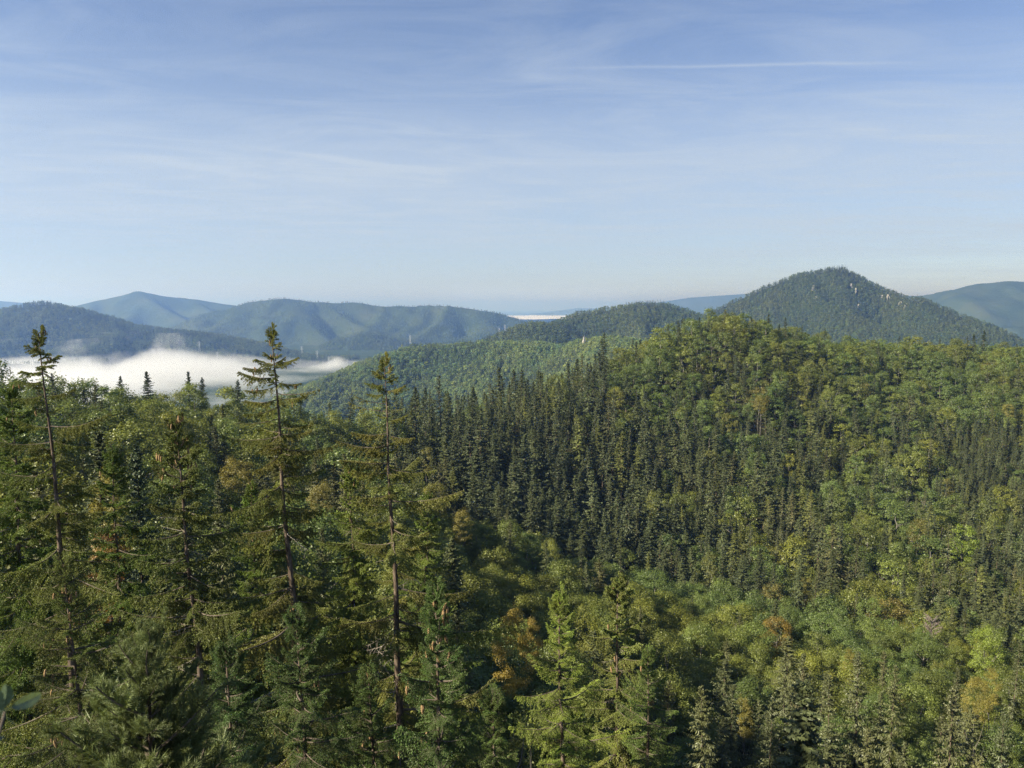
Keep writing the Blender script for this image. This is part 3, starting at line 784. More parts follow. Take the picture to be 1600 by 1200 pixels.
# foreground spruces built branch by branch: top pixel, metres, trunk pixel at the lower frame edge, crown style
FG = [
    dict(px=60, py=521, d=28.0, low=(88, 900), rmax=3.6, first=0.20, nb=4.3, tone=(0.147, 0.170, 0.036), bare=2.6, seed=11, extra=[('short', 0.6, 170, 0.5, 25), ('short', 0.9, 10, 0.55, 20), ('short', 1.0, -20, 0.5, 5), ('short', 1.2, 190, 0.6, 0), ('medium', 1.5, 175, 0.9, 0), ('medium', 1.9, 200, 0.9, -5), ('long', 2.9, -10, 2.2, 2), ('long', 3.4, 185, 1.8, -4), ('long', 4.4, 170, 2.2, -6)], cones=10, label='tall thin leftmost spruce with a ragged tip against the fog'),
    dict(px=424, py=516, d=27.0, low=(455, 1000), rmax=3.9, first=0.22, nb=4.6, tone=(0.158, 0.170, 0.036), bare=3.4, seed=12, extra=[('medium', 1.1, -15, 0.95, 14), ('medium', 1.25, 195, 1.0, -4), ('medium', 1.6, 172, 1.35, 3), ('medium', 1.75, 5, 0.85, -2), ('medium', 1.9, 205, 1.05, -6), ('sparse', 2.15, -12, 1.6, 6), ('medium', 2.35, 165, 1.3, -8), ('medium', 2.6, 220, 1.2, -6), ('sparse', 3.0, 186, 1.5, -6), ('medium', 3.1, 20, 1.1, -8), ('long', 3.6, 176, 2.0, -8), ('long', 4.0, 4, 1.9, -8)], cones=16, label='tallest thin spruce with bare trunk and long sparse side branches above the fog'),
    dict(px=600, py=561, d=30.0, low=(618, 1000), rmax=3.9, first=0.22, nb=3.9, tone=(0.173, 0.182, 0.041), bare=3.6, seed=13, extra=[('short', 0.7, 160, 0.55, 20), ('short', 0.9, 20, 0.5, 15), ('medium', 1.0, 190, 0.8, 8), ('sparse', 1.25, -8, 0.95, 6), ('medium', 1.35, 170, 0.8, 0), ('sparse', 1.75, 186, 1.4, 12), ('sparse', 2.05, 174, 1.6, 11), ('sparse', 2.0, 8, 0.7, 4), ('medium', 2.9, 190, 1.4, -2), ('medium', 3.0, -10, 1.1, -4), ('long', 3.4, 172, 2.1, -4), ('long', 5.6, -6, 3.0, 7), ('long', 4.3, 10, 1.9, -4)], cones=8, dead=0.25, label='thin spruce with pale bare trunk in front of the hazy green ridge'),
    dict(px=274, py=658, d=23.0, low=(296, 1000), rmax=3.0, first=0.26, nb=5.4, tone=(0.122, 0.146, 0.033), bare=0.4, seed=14, extra=[('dead', 5.5, 182, 1.2, 0), ('dead', 5.75, 192, 0.9, -6), ('dead', 3.1, 175, 0.7, 10)], cones=44, dead=0.12, label='bushy spruce whose top hangs full of brown cones'),
    dict(px=680, py=921, d=13.2, low=(688, 1300), rmax=2.2, first=0.22, nb=6.6, tone=(0.081, 0.137, 0.029), bare=0.0, seed=15, cones=34, near=True, label='close dark spruce top hung with large golden brown cones'),
    dict(px=874, py=926, d=19.0, low=(880, 1250), rmax=1.35, first=0.20, nb=5.2, tone=(0.203, 0.264, 0.039), bare=0.0, seed=16, cones=0, near=True, label='light yellow green young spruce top beside the gold tree'),
    dict(px=966, py=908, d=23.0, low=(964, 1250), rmax=1.7, first=0.30, nb=4.0, tone=(0.152, 0.179, 0.041), bare=0.0, seed=17, cones=18, dead=0.2, label='brownish spruce with a blunt top and short grey stubs'),
    dict(px=99, py=880, d=17.5, low=(106, 1200), rmax=2.3, first=0.24, nb=5.6, tone=(0.128, 0.158, 0.033), bare=0.0, seed=18, cones=36, near=True, label='brown tinged spruce top heavy with cones at the lower left'),
    dict(px=462, py=962, d=15.5, low=(470, 1300), rmax=2.5, first=0.26, nb=6.2, tone=(0.077, 0.127, 0.029), bare=0.0, seed=19, cones=14, near=True, label='dark dense spruce with reddish cones under the tallest thin spruce'),
    dict(px=1012, py=1020, d=21.0, low=(1020, 1280), rmax=1.5, first=0.22, nb=4.6, tone=(0.115, 0.171, 0.033), bare=0.0, seed=20, cones=6, near=True, label='green spruce top right of the brownish blunt one'),
    dict(px=352, py=1010, d=14.0, low=(350, 1300), rmax=1.9, first=0.3, nb=5.8, tone=(0.071, 0.118, 0.028), bare=0.0, seed=21, cones=0, near=True, label='low dark spruce right of the soft pine branches'),
    dict(px=175, py=705, d=36.0, low=(180, 1100), rmax=2.8, first=0.3, nb=4.8, tone=(0.115, 0.171, 0.031), bare=0.0, seed=22, cones=8, label='olive spruce right behind the leftmost tall spruce'),
    dict(px=546, py=735, d=37.0, low=(556, 1100), rmax=3.6, first=0.32, nb=4.6, tone=(0.160, 0.203, 0.036), bare=0.0, seed=23, cones=6, label='yellowish spruce with wide boughs left of the pale trunked spruce'),
    dict(px=18, py=610, d=33.0, low=(22, 1100), rmax=3.1, first=0.32, nb=4.8, tone=(0.123, 0.179, 0.031), bare=0.0, seed=24, cones=6, label='olive spruce half out of the frame beside the leftmost tall spruce'),
    dict(px=668, py=775, d=44.0, low=(660, 1100), rmax=3.2, first=0.3, nb=4.4, tone=(0.136, 0.189, 0.033), bare=0.0, seed=25, cones=0, label='ragged spruce with one long upswept branch right of the pale trunk'),
    dict(px=575, py=1050, d=16.5, low=(580, 1300), rmax=2.2, first=0.28, nb=5.6, tone=(0.088, 0.137, 0.029), bare=0.0, seed=26, cones=8, near=True, label='drooping dark spruce left of the close cone hung spruce'),
    dict(px=770, py=1085, d=16.0, low=(772, 1300), rmax=2.0, first=0.28, nb=5.6, tone=(0.094, 0.140, 0.029), bare=0.0, seed=27, cones=0, near=True, label='shaded spruce top at the lower edge right of the close cone hung spruce'),
    dict(px=900, py=1090, d=24.0, low=(905, 1300), rmax=2.2, first=0.28, nb=4.8, tone=(0.106, 0.147, 0.033), bare=0.0, seed=28, cones=0, dead=0.3, label='spruce with bleached dead twigs at the lower edge'),
    dict(px=392, py=760, d=34.0, low=(398, 1100), rmax=3.3, first=0.3, nb=4.6, tone=(0.136, 0.189, 0.033), bare=0.0, seed=29, cones=5, label='olive spruce hidden behind the tallest thin spruce'),
]
for f in FG:
    f['top'] = pix(f['px'], f['py'], f['d'])
    lo = f['low']
    dz = f['top'][2]
    x, y, z = pix(*lo, f['d'] - 1.0)
    f['lowp'] = (x, f['top'][1] - 0.4, z)
    occupy(f['top'][0], f['top'][1], 3.2)
for i in order:
    if dist[i] < 27: continue
    if clear(CX[i], CYY[i], space[i]):
        occupy(CX[i], CYY[i], space[i]); keep.append(i)
keep = np.array(keep)
print('near trees', len(keep), round(time.time() - T0, 1))

def tint_of(con, opn, x, y, d, z_name):
    n = len(x)
    v = rng.normal(1.0, 0.13, n).clip(0.7, 1.4)[:, None]
    hue = np.clip(rng.normal(0, 0.35, n) + (fbm(x / 28, y / 28, 90) - 0.45) * 3.2, -0.45, 1.2)[:, None]
    be = np.array([0.112, 0.146, 0.030]) + hue * np.array([0.034, 0.014, -0.006])
    sp = np.array([0.070, 0.086, 0.036]) + hue * np.array([0.007, 0.005, -0.001])
    op = np.array([0.086, 0.096, 0.038]) + hue * np.array([0.014, 0.006, 0.0])
    t = np.where(con[:, None], np.where(opn[:, None], op, sp), be) * v
    u = rng.random(n)
    aut = (~con) & (u < 0.016)
    t[aut] = t[aut] * 0.5 + 0.5 * np.array([0.20, 0.18, 0.03]) * v[aut]
    aut = (~con) & (u > 0.997)
    t[aut] = t[aut] * 0.45 + 0.55 * np.array([0.20, 0.14, 0.035]) * v[aut]
    lt = con & (~opn) & (u > 0.90)
    t[lt] *= np.array([1.7, 1.55, 1.0])
    return t
tx, ty, tg = CX[keep], CYY[keep], GZ[keep]
tcon, topn, th, tw = is_con[keep], is_open[keep], height[keep], width[keep]
tzone = zn[keep]; td = dist[keep]
ttint = tint_of(tcon, topn, tx, ty, td, tzone)
# what the lookout sees of each tree: a coarse depth order, nearest first
RW, RH, Q = 400, 300, 4.0
seen_px = np.zeros(len(keep))
cov = np.zeros((RH, RW), bool)
t_px, t_py = proj(tx, ty, tg + th); _, b_py = proj(tx, ty, tg + th * np.where(tcon, 0.2, 0.3))
for i in np.argsort(td):
    wpx = tw[i] * FPX / ty[i]
    y0, y1 = int(t_py[i] / Q), int(b_py[i] / Q) + 1
    if tcon[i]: rowsx = [(t_px[i], wpx * 0.35, y0, (y0 + y1) // 2 + 1), (t_px[i], wpx * 0.8, (y0 + y1) // 2 + 1, y1)]
    else: rowsx = [(t_px[i], wpx * 0.88, y0, y1)]
    for c, w, a, b in rowsx:
        x0, x1 = max(0, int((c - w) / Q)), min(RW, int((c + w) / Q) + 1); a, b = max(0, a), min(RH, b)
        if x1 <= x0 or b <= a: continue
        s = cov[a:b, x0:x1]
        seen_px[i] += (~s).sum(); s[:] = True
cand_s = [i for i in np.argsort(-seen_px) if tcon[i] and seen_px[i] > 2][:255]
cand_b = [i for i in np.argsort(-seen_px) if not tcon[i] and seen_px[i] > 2][:265]
single = np.zeros(len(keep), bool); single[cand_s] = True; single[cand_b] = True
print('singles', len(cand_s), len(cand_b), 'smallest px', seen_px[cand_s[-1]] * 16, seen_px[cand_b[-1]] * 16)

# ------------------------------------------------------------------ build single trees
def tree_object(kind, x, y, g0, h, r, tint, d, label, group=None, opn=False):
    name = {'spruce': 'spruce_tree', 'open': 'spruce_tree', 'beech': 'beech_tree', 'dead': 'bare_tree'}[kind]
    if kind == 'beech':
        lod = BROAD[0] if d < 62 else BROAD[1] if d < 200 else BROAD[2]; H0 = 14.0
    elif kind == 'open':
        lod = OPEN[1] if d < 200 else OPEN[2]; H0 = 22.0
    else:
        lod = SPRUCE[1] if d < 260 else SPRUCE[2]; H0 = 22.0
    small = kind == 'beech' and r < 1.75 and d < 180
    if small: lod = SAPLING; H0 = 7.0
    j = random.randrange(len(lod)); crown, trunk = lod[j]
    if small: R0 = [1.9, 2.3, 1.7][j]
    elif kind == 'beech': R0 = [4.2, 4.8, 3.8, 4.5, 5.2][j]
    elif kind == 'open': R0 = [3.6, 4.0, 3.3][j]
    else: R0 = [2.5, 2.9, 2.2, 3.1][j]
    root = bpy.data.objects.new(name, None); COL.objects.link(root)
    root.location = (x, y, g0)
    root.rotation_euler = (random.gauss(0, 0.02), random.gauss(0, 0.02), random.uniform(0, 6.28))
    root.empty_display_size = 0.5
    tag(root, label, 'tree', group)
    hc = min(h, r * 4.6) if small else min(h, r * 3.3) if kind == 'beech' else min(h, r * 9.0)
    c = link('crown', crown, root, (0, 0, h - hc)); c['tint'] = [float(v) for v in tint]
    c.scale = (r / R0, r / R0, hc / H0)
    t = link('trunk', trunk, root)
    t.scale = (r / R0, r / R0, h / H0)
    return root

LANDMARKS = [(1505, 850, 'bright lime tree'), (1457, 985, 'bare grey tree'), (1213, 990, 'orange and yellow tree'), (1190, 620, 'yellowing broad tree'),
             (424, 560, 'tallest thin spruce'), (600, 600, 'pale trunked spruce'), (60, 560, 'leftmost tall spruce'), (274, 690, 'cone laden bushy spruce'),
             (1545, 1005, 'lower lime tree'), (1533, 1078, 'clear yellow tree'), (1576, 645, 'golden yellow tree'), (668, 725, 'yellow green tree at the stand edge'),
             (1040, 860, 'fresh green broad tree'), (1175, 870, 'tall grey green spruce'), (1110, 890, 'rounded yellow topped tree'), (797, 990, 'orange and gold young tree'),
             (874, 960, 'light yellow green spruce top'), (966, 940, 'brownish blunt spruce'), (680, 770, 'round yellow green tree'), (722, 815, 'small yellowish tree'),
             (912, 545, 'pale rock pinnacle'), (1080, 500, 'crest top of the main ridge'), (1537, 540, 'dark skyline spruce'), (1300, 520, 'thin skyline spruce'),
             (1435, 830, 'olive yellow tree'), (1480, 765, 'yellow tree below the plantation'), (1258, 918, 'yellow topped tree'), (1491, 1090, 'wide ragged spruce'),
             (1256, 1070, 'brownish cone topped spruce'), (372, 735, 'yellowing tree'), (233, 610, 'dark spruce against the fog'), (1385, 712, 'pale orange tree')]
used = {}
def tone_word(kind, tint):
    l = tint[0] * .3 + tint[1] * .6 + tint[2] * .1; w = tint[0] / tint[1]
    if kind == 'beech':
        if w > 1.05: return 'yellowed'
        if w > 0.84: return 'olive'
        return 'deep green' if l < 0.074 else 'fresh green'
    if l < 0.040: return 'dark'
    if l < 0.056: return 'mid green'
    return 'grey green' if w < 0.92 else 'olive'
def rel_word(dx, dy):
    a = math.degrees(math.atan2(-dy, dx))
    return ['right of', 'above and right of', 'above', 'above and left of', 'left of', 'below and left of', 'below', 'below and right of'][int(((a + 22.5) % 360) // 45)]
ZWORD = {'left ridge': 'on the left ridge before the fog', 'near slope': 'on the near slope below the tall spruces', 'dark stand': 'in the dense dark stand on the slope',
         'ridge crest': 'on the upper slope of the main ridge', 'middle slope': 'on the middle slope of the main ridge', 'young plantation': 'in the young plantation high on the slope',
         'young growth': 'in the young growth across the bowl', 'near hollow': 'in the near hollow below the lookout'}
def make_label(kind, px, py, r, h, tint, zname):
    size = ('tall' if h > 21 else 'low' if h < 13 else 'slim' if r < 2.1 else 'sturdy') if kind != 'beech' else ('broad' if r > 5.2 else 'small' if r < 3.0 else 'rounded')
    kw = 'broadleaf tree' if kind == 'beech' else ('ragged spruce' if kind == 'open' else 'spruce')
    tn = tone_word(kind, tint)
    near = sorted(LANDMARKS, key=lambda l: math.hypot(l[0] - px, l[1] - py))[:6]
    for lx, ly, nm in near:
        dd = math.hypot(px - lx, py - ly)
        if dd > 280: break
        lab = '%s %s %s %s %s the %s' % (size, tn, kw, 'close' if dd < 45 else 'just' if dd < 90 else 'well' if dd < 160 else 'far', rel_word(px - lx, py - ly), nm)
        lab = lab.replace('close right', 'close by, right').replace('close left', 'close by, left')
        if lab not in used and len(lab.split()) <= 16:
            used[lab] = 1; return lab, None
    lab = '%s %s %s %s' % (size, tn, kw, ZWORD.get(zname, 'on the wooded slope'))
    return lab, '%s %s %ss %s' % (size, tn, kw, ZWORD.get(zname, 'on the wooded slope'))
for s in spec:
    if s['kind'] == 'dead':
        continue
    used[s['label']] = 1
    tree_object(s['kind'], s['x'], s['y'], s['g'], s['h'], s['r'], s['tint'], math.hypot(s['x'], s['y']), s['label'])
for i in np.where(single)[0]:
    kd = ('open' if topn[i] else 'spruce') if tcon[i] else 'beech'
    lab, grp = make_label(kd, t_px[i], t_py[i], tw[i], th[i], ttint[i], ZONES[tzone[i]][5] if tzone[i] >= 0 else '')
    tree_object(kd, tx[i], ty[i], tg[i], th[i], tw[i], ttint[i], td[i], lab, grp or ('spruces' if tcon[i] else 'broadleaf trees') + ' ' + ZWORD.get(ZONES[tzone[i]][5] if tzone[i] >= 0 else '', 'on the wooded slope'))
# the rest of the near forest
rest = ~single
m = rest
kidx = np.where(tcon, np.where(topn, 4 + rng.integers(0, 3, len(keep)), rng.integers(0, 4, len(keep))), np.where(td < 170, 12 + rng.integers(0, 3, len(keep)), 7 + rng.integers(0, 5, len(keep))))
R0 = np.array([2.5, 2.9, 2.2, 3.1, 3.6, 4.0, 3.3, 4.2, 4.8, 3.8, 4.5, 5.2, 4.2, 4.8, 3.8])[kidx]
H0 = np.where(tcon, 22.0, 14.0)
scl = np.stack([tw / R0, tw / R0, th / H0], 1)
scatter('forest', np.stack([tx, ty, tg], 1)[m], scl[m], rng.uniform(0, 6.28, m.sum()), kidx[m], ttint[m], mid_models,
        'mixed spruce and beech forest filling the bowl and the long ridge', 'forest')
print('near forest', round(time.time() - T0, 1), 'stuff', m.sum())

# ------------------------------------------------------------------ farther hills
SKYLINE = np.full(1700, 1300.0)        # highest thing drawn so far per pixel column (for leaving hidden trees out)
def note_skyline(x, y, z, lift=0):
    q, r = proj(x.ravel(), y.ravel(), z.ravel() + lift)
    qi = q.astype(int); k = (qi >= 0) & (qi < 1700)
    np.minimum.at(SKYLINE, qi[k], r[k])
def fill_skyline():
    s = SKYLINE.copy()
    for w in range(1, 8): s[w:-w] = np.minimum(s[w:-w], np.minimum(SKYLINE[:-2 * w], SKYLINE[2 * w:]))
    SKYLINE[:] = s
zz = ground_at(XX, YY)
k = (YY > 60)
M_MOUNTAIN = ground_material('mountain forest', [(0.022, 0.036, 0.016), (0.036, 0.052, 0.022), (0.052, 0.064, 0.028)], 0.004, 0.03, 3.0)
def make_hill(name, lines, slope, back, width, res, seed, rough, label, gully=260.0, round_=40.0, mat=None, conc=0.0, lift=0.0):
    """a ridge: heights fall away from crest lines (pixel, pixel, metres) with spurs and gullies"""
    W = [np.array([pix(*p) for p in ln]) for ln in lines]
    allp = np.concatenate(W)
    x0, x1 = allp[:, 0].min() - width, allp[:, 0].max() + width
    y0, y1 = allp[:, 1].min() - width, allp[:, 1].max() + width * 0.6
    xs = np.arange(x0, x1 + res, res); ys = np.arange(y0, y1 + res, res)
    X, Y = np.meshgrid(xs, ys)
    H = np.full(X.shape, -1e9)
    for ln in W:
        acc = 0.0
        for a, b in zip(ln[:-1], ln[1:]):
            d = b[:2] - a[:2]; L2 = (d ** 2).sum(); L = math.sqrt(L2)
            t = np.clip(((X - a[0]) * d[0] + (Y - a[1]) * d[1]) / L2, 0, 1)
            ds = np.hypot(X - a[0] - t * d[0], Y - a[1] - t * d[1])
            f = slope * (np.sqrt(ds ** 2 + round_ ** 2) - round_)
            if conc: f = f * (1 - conc * np.clip(ds / width, 0, 1))
            h = a[2] + t * (b[2] - a[2]) - f
            H = np.maximum(H, h)
    dist_ = np.clip((np.interp(0, [0], [0]) + (H.max() - H)) / 150.0, 0, 1)
    near = np.full(X.shape, 1e9)
    for ln in W:
        for a, b in zip(ln[:-1], ln[1:]):
            d = b[:2] - a[:2]; L2 = (d ** 2).sum()
            t = np.clip(((X - a[0]) * d[0] + (Y - a[1]) * d[1]) / L2, 0, 1)
            near = np.minimum(near, np.hypot(X - a[0] - t * d[0], Y - a[1] - t * d[1]))
    amp = np.clip(near / (gully * 0.9), 0, 1)
    wx = X + gully * 0.5 * (fbm(X / gully, Y / gully, seed + 5) - 0.47); wy = Y + gully * 0.5 * (fbm(X / gully, Y / gully, seed + 9) - 0.47)
    H = H + amp * rough * (ridged(wx / gully, wy / (gully * 1.8), seed) - 0.62) * 1.6 + amp * rough * 0.25 * (fbm(X / 60, Y / 60, seed + 3) - 0.47)
    H = H + rough * 0.10 * (fbm(X / (gully * 0.45), Y / (gully * 0.45), seed + 13) - 0.47) - lift
    H = np.maximum(H, -260.0)
    o = link(name, grid_mesh(name, xs, ys, H, [mat or M_FARFOREST]))
    tag(o, label, 'hill', kind='structure')
    return X, Y, H, xs, ys
def forest_on(hill_, n, name, label, size, con, tint_mul=1.0, seed=0, bright=None):
    X, Y, H, xs, ys = hill_
    g = np.random.default_rng(seed)
    x = g.uniform(xs[1], xs[-2], n * 12); y = g.uniform(ys[1], ys[-2], n * 12)
    fx = (x - xs[0]) / (xs[1] - xs[0]); fy = (y - ys[0]) / (ys[1] - ys[0])
    ix = fx.astype(int); iy = fy.astype(int); fx -= ix; fy -= iy
    z = (H[iy, ix] * (1 - fx) + H[iy, ix + 1] * fx) * (1 - fy) + (H[iy + 1, ix] * (1 - fx) + H[iy + 1, ix + 1] * fx) * fy
    res = xs[1] - xs[0]
    gxx = (H[iy, ix + 1] - H[iy, ix]) / res; gyy = (H[iy + 1, ix] - H[iy, ix]) / res
    q, r = proj(x, y, z + 20 * size)
    facing = (gxx * x + gyy * y - z) > -12.0 * size * 0 - 0.06 * np.hypot(x, y) * 0 - 25
    qi = np.clip(q, 0, 1699).astype(int)
    ok = (q > -60) & (q < 1660) & (z > -256) & facing & (r < SKYLINE[qi] + 22) & (y > 10)
    x, y, z = x[ok][:n], y[ok][:n], z[ok][:n]
    print(name, 'candidates', ok.sum())
    n = len(x)
    print(name, 'trees', n)
    c = g.random(n) < np.clip(con + (fbm(x / 90, y / 90, seed + 1, 3) - 0.44) * 2.2, 0, 1)
    idx = np.where(c, g.integers(0, 3, n), 3 + g.integers(0, 4, n))
    h = np.where(c, 0.95, 1.15) * size * g.normal(1, 0.16, n).clip(0.6, 1.5)
    wd = h * np.where(c, 1.25, 1.0) * g.normal(1, 0.12, n).clip(0.7, 1.3)
    hue = np.clip(g.normal(0, 0.45, n) + (fbm(x / 120, y / 120, seed + 2) - 0.45) * 2.5, -1, 1.2)[:, None]
    v = g.normal(1, 0.17, n).clip(0.6, 1.5)[:, None]
    t = np.where(c[:, None], np.array([0.034, 0.050, 0.026]) + hue * np.array([0.006, 0.004, 0]), np.array([0.066, 0.092, 0.028]) + hue * np.array([0.022, 0.012, -0.003])) * v * tint_mul
    return scatter(name, np.stack([x, y, z - 0.6], 1), np.stack([wd, wd, h], 1), g.uniform(0, 6.28, n), idx, t, far_models, label, 'forest')

note_skyline(tx, ty, tg + th); fill_skyline()
# the hazy green ridge behind the bowl
hd = make_hill('ridge', [[(440, 655, 1530), (490, 612, 1590), (530, 592, 1650), (575, 577, 1680), (605, 560, 1725), (650, 545, 1770), (700, 546, 1770), (760, 541, 1740), (830, 540, 1695), (880, 547, 1650), (920, 536, 1620), (960, 534, 1590), (1010, 540, 1560), (1060, 548, 1500)]],
               0.58, 0.5, 800, 15, 21, 62, 'hazy green wooded ridge behind the dark stand of spruces', 240, 30)
forest_on(hd, 20000, 'ridge_forest', 'mixed forest covering the hazy green ridge behind the bowl', 0.72, 0.34, 2.4, 31)
note_skyline(hd[0], hd[1], hd[2], 16); fill_skyline()
# the wooded knoll in the gap and the low one before it
he = make_hill('knoll', [[(700, 575, 2250), (760, 545, 2250), (800, 522, 2250), (836, 508, 2250), (862, 516, 2250), (900, 540, 2200)],
                         [(836, 508, 2260), (862, 514, 2400), (880, 505, 2550), (910, 492, 2600), (950, 484, 2600), (1000, 478, 2600), (1030, 477, 2600), (1065, 488, 2560), (1120, 520, 2500), (1180, 560, 2400)]],
               0.55, 0.5, 900, 20, 23, 85, 'blue green wooded knoll in the gap between ridge and peak', 260, 40)
forest_on(he, 13000, 'knoll_forest', 'forest covering the blue green knoll in the gap', 0.8, 0.5, 1.5, 33)
# the peak on the right with its spur
hf = make_hill('peak', [[(1000, 540, 2900), (1080, 503, 2950), (1120, 484, 3000), (1150, 471, 3020), (1200, 450, 3040), (1250, 431, 3050), (1300, 422, 3050), (1315, 422, 3050), (1340, 434, 3040), (1380, 454, 3020), (1420, 467, 3000), (1440, 469, 3000), (1480, 485, 2960), (1530, 506, 2900), (1570, 522, 2860), (1640, 560, 2800)],
                        [(1270, 429, 3048), (1268, 445, 2970), (1275, 468, 2880), (1310, 488, 2780), (1370, 512, 2660), (1440, 545, 2500)],
                        [(1385, 456, 3015), (1430, 485, 2880), (1500, 520, 2700), (1560, 550, 2560)]],
               1.0, 0.5, 900, 18, 27, 95, 'steep wooded peak with a shaded face and pale outcrops', 210, 25)
forest_on(hf, 24000, 'peak_forest', 'forest covering the steep peak on the right', 0.75, 0.3, 1.3, 35)
note_skyline(he[0], he[1], he[2], 16); note_skyline(hf[0], hf[1], hf[2], 16); fill_skyline()
# the dark hill above the fog on the left
ha = make_hill('hillside_beyond_fog', [[(-260, 540, 4100), (-120, 505, 4050), (-40, 492, 4000), (0, 488, 4000), (35, 480, 4000), (62, 475, 4000), (110, 485, 3950), (160, 498, 3900), (200, 509, 3850), (300, 522, 3800), (400, 537, 3700), (480, 556, 3600), (560, 580, 3500)]],
               0.46, 0.5, 1500, 28, 41, 210, 'dark wooded hill rising above the fog on the left', 420, 60)
forest_on(ha, 24000, 'far_hill_forest', 'forest covering the dark hill above the fog', 0.95, 0.45, 1.4, 37)
note_skyline(ha[0], ha[1], ha[2], 18); fill_skyline()
hc2 = make_hill('foothill', [[(380, 590, 4700), (430, 575, 4700), (500, 548, 4750), (545, 526, 4800), (575, 519, 4800), (600, 527, 4800), (625, 546, 4750), (690, 572, 4700)],
                             [(620, 560, 4600), (700, 548, 4700), (760, 532, 4800), (820, 518, 4900)]],
                0.5, 0.5, 1100, 30, 43, 170, 'blue wooded foothill at the head of the valley', 420, 60)
hc = make_hill('mountain', [[(250, 520, 6300), (320, 492, 6300), (345, 485, 6300), (390, 474, 6300), (420, 470, 6300), (445, 467, 6300), (470, 469, 6300), (490, 473, 6300), (560, 474, 6250), (600, 477, 6200), (648, 480, 6200), (655, 478, 6200), (700, 477, 6100), (730, 482, 6100), (760, 488, 6050), (800, 497, 6000), (850, 512, 5900), (920, 540, 5800)],
                            [(452, 468, 6290), (470, 490, 5900), (500, 520, 5500), (530, 548, 5150)], [(560, 474, 6240), (620, 500, 5900), (680, 530, 5500)],
                            [(700, 477, 6090), (690, 500, 5750), (640, 535, 5350)], [(400, 473, 6300), (360, 500, 5950), (300, 530, 5500)],
                            [(600, 477, 6190), (592, 500, 5850), (560, 522, 5500)], [(740, 484, 6080), (765, 508, 5700), (740, 536, 5350)], [(505, 473, 6280), (540, 498, 5900), (575, 512, 5600)], [(655, 478, 6190), (660, 500, 5850), (610, 530, 5450)]],
               0.50, 0.5, 2000, 28, 45, 360, 'long blue wooded mountain with folded spurs', 560, 22, mat=M_MOUNTAIN)
forest_on(hc2, 6000, 'foothill_forest', 'forest covering the blue foothill', 1.0, 0.5, 1.4, 39)
forest_on(hc, 11000, 'mountain_forest', 'forest covering the long blue mountain', 0.75, 0.5, 1.4, 41)
hb = make_hill('mountain', [[(20, 500, 8600), (110, 479, 8500), (150, 469, 8500), (180, 463, 8500), (215, 455, 8500), (235, 459, 8500), (255, 463, 8450), (310, 468, 8400), (365, 478, 8300), (440, 500, 8200)],
                            [(215, 455, 8490), (250, 480, 7900), (320, 510, 7300)], [(150, 469, 8490), (130, 495, 7900)], [(300, 468, 8400), (340, 492, 7800), (430, 525, 7200)], [(235, 459, 8490), (215, 485, 7900), (180, 512, 7300)]],
               0.5, 0.5, 2400, 40, 47, 400, 'blue pointed mountain far behind the foggy valley', 620, 28, mat=M_MOUNTAIN)
hg = make_hill('mountain', [[(1380, 462, 8800), (1410, 463, 8700), (1440, 462, 8500), (1470, 459, 8400), (1500, 453, 8300), (1540, 444, 8200), (1575, 440, 8200), (1610, 441, 8200), (1680, 455, 8200), (1800, 490, 8200)]],
               0.42, 0.5, 2600, 52, 49, 220, 'rounded blue mountain behind the peak', 700, 120, mat=M_MOUNTAIN)
hj = make_hill('mountain', [[(-150, 480, 12500), (-60, 473, 12500), (0, 470, 12500), (30, 473, 12500), (50, 477, 12500), (120, 484, 12400)]],
               0.4, 0.5, 3200, 90, 51, 120, 'pale blue mountain beyond the left hills', 900, 120, mat=M_MOUNTAIN)
hh = make_hill('mountain', [[(980, 487, 14500), (1040, 471, 14500), (1080, 465, 14500), (1120, 462, 14500), (1165, 459, 14500), (1230, 458, 14500), (1330, 465, 14500), (1450, 475, 14500)]],
               0.35, 0.5, 3600, 100, 53, 110, 'pale blue long mountain between knoll and peak', 1000, 150, mat=M_MOUNTAIN)
hi = make_hill('mountain', [[(740, 500, 19000), (800, 494, 19000), (850, 488, 19000), (905, 481, 19000), (925, 482, 19000), (950, 480, 19000), (1000, 484, 19000), (1080, 488, 19000)]],
               0.35, 0.5, 4000, 120, 55, 90, 'faint blue mountain beyond the far bank of fog', 1200, 150, mat=M_MOUNTAIN)
print('hills', round(time.time() - T0, 1))

# ------------------------------------------------------------------ foreground spruces, branch by branch
BR = {}
def branches(near):
    if near in BR: return BR[near]
    n, nl, hw = (22, 0.021, 0.0042) if near else (20, 0.032, 0.0105)
    st = 0.05 if near else 0.065
    tag_ = 0 if near else 50
    b = {
        'short': [(spruce_branch('branch', 0.6, 700 + i + tag_, n, nl, hw, 0.05, 0.9, 0.3, st, 0.40), 0.6) for i in range(3)],
        'medium': [(spruce_branch('branch', 1.5, 710 + i + tag_, n, nl, hw, 0.12, 0.82, 0.55, st, 0.36), 1.5) for i in range(4)],
        'long': [(spruce_branch('branch', 2.8, 720 + i + tag_, n, nl, hw, 0.14, 0.84, 0.75, st * 1.15, 0.30), 2.8) for i in range(4)],
        'sparse': [(spruce_branch('branch', 2.0, 730 + i + tag_, n, nl, hw, 0.50, 0.6, 0.6, st * 1.3, 0.22), 2.0) for i in range(3)],
        'dead': [(dead_branch('dead_branch', 1.6, 740 + i), 1.6) for i in range(3)],
    }
    BR[near] = b
    return b
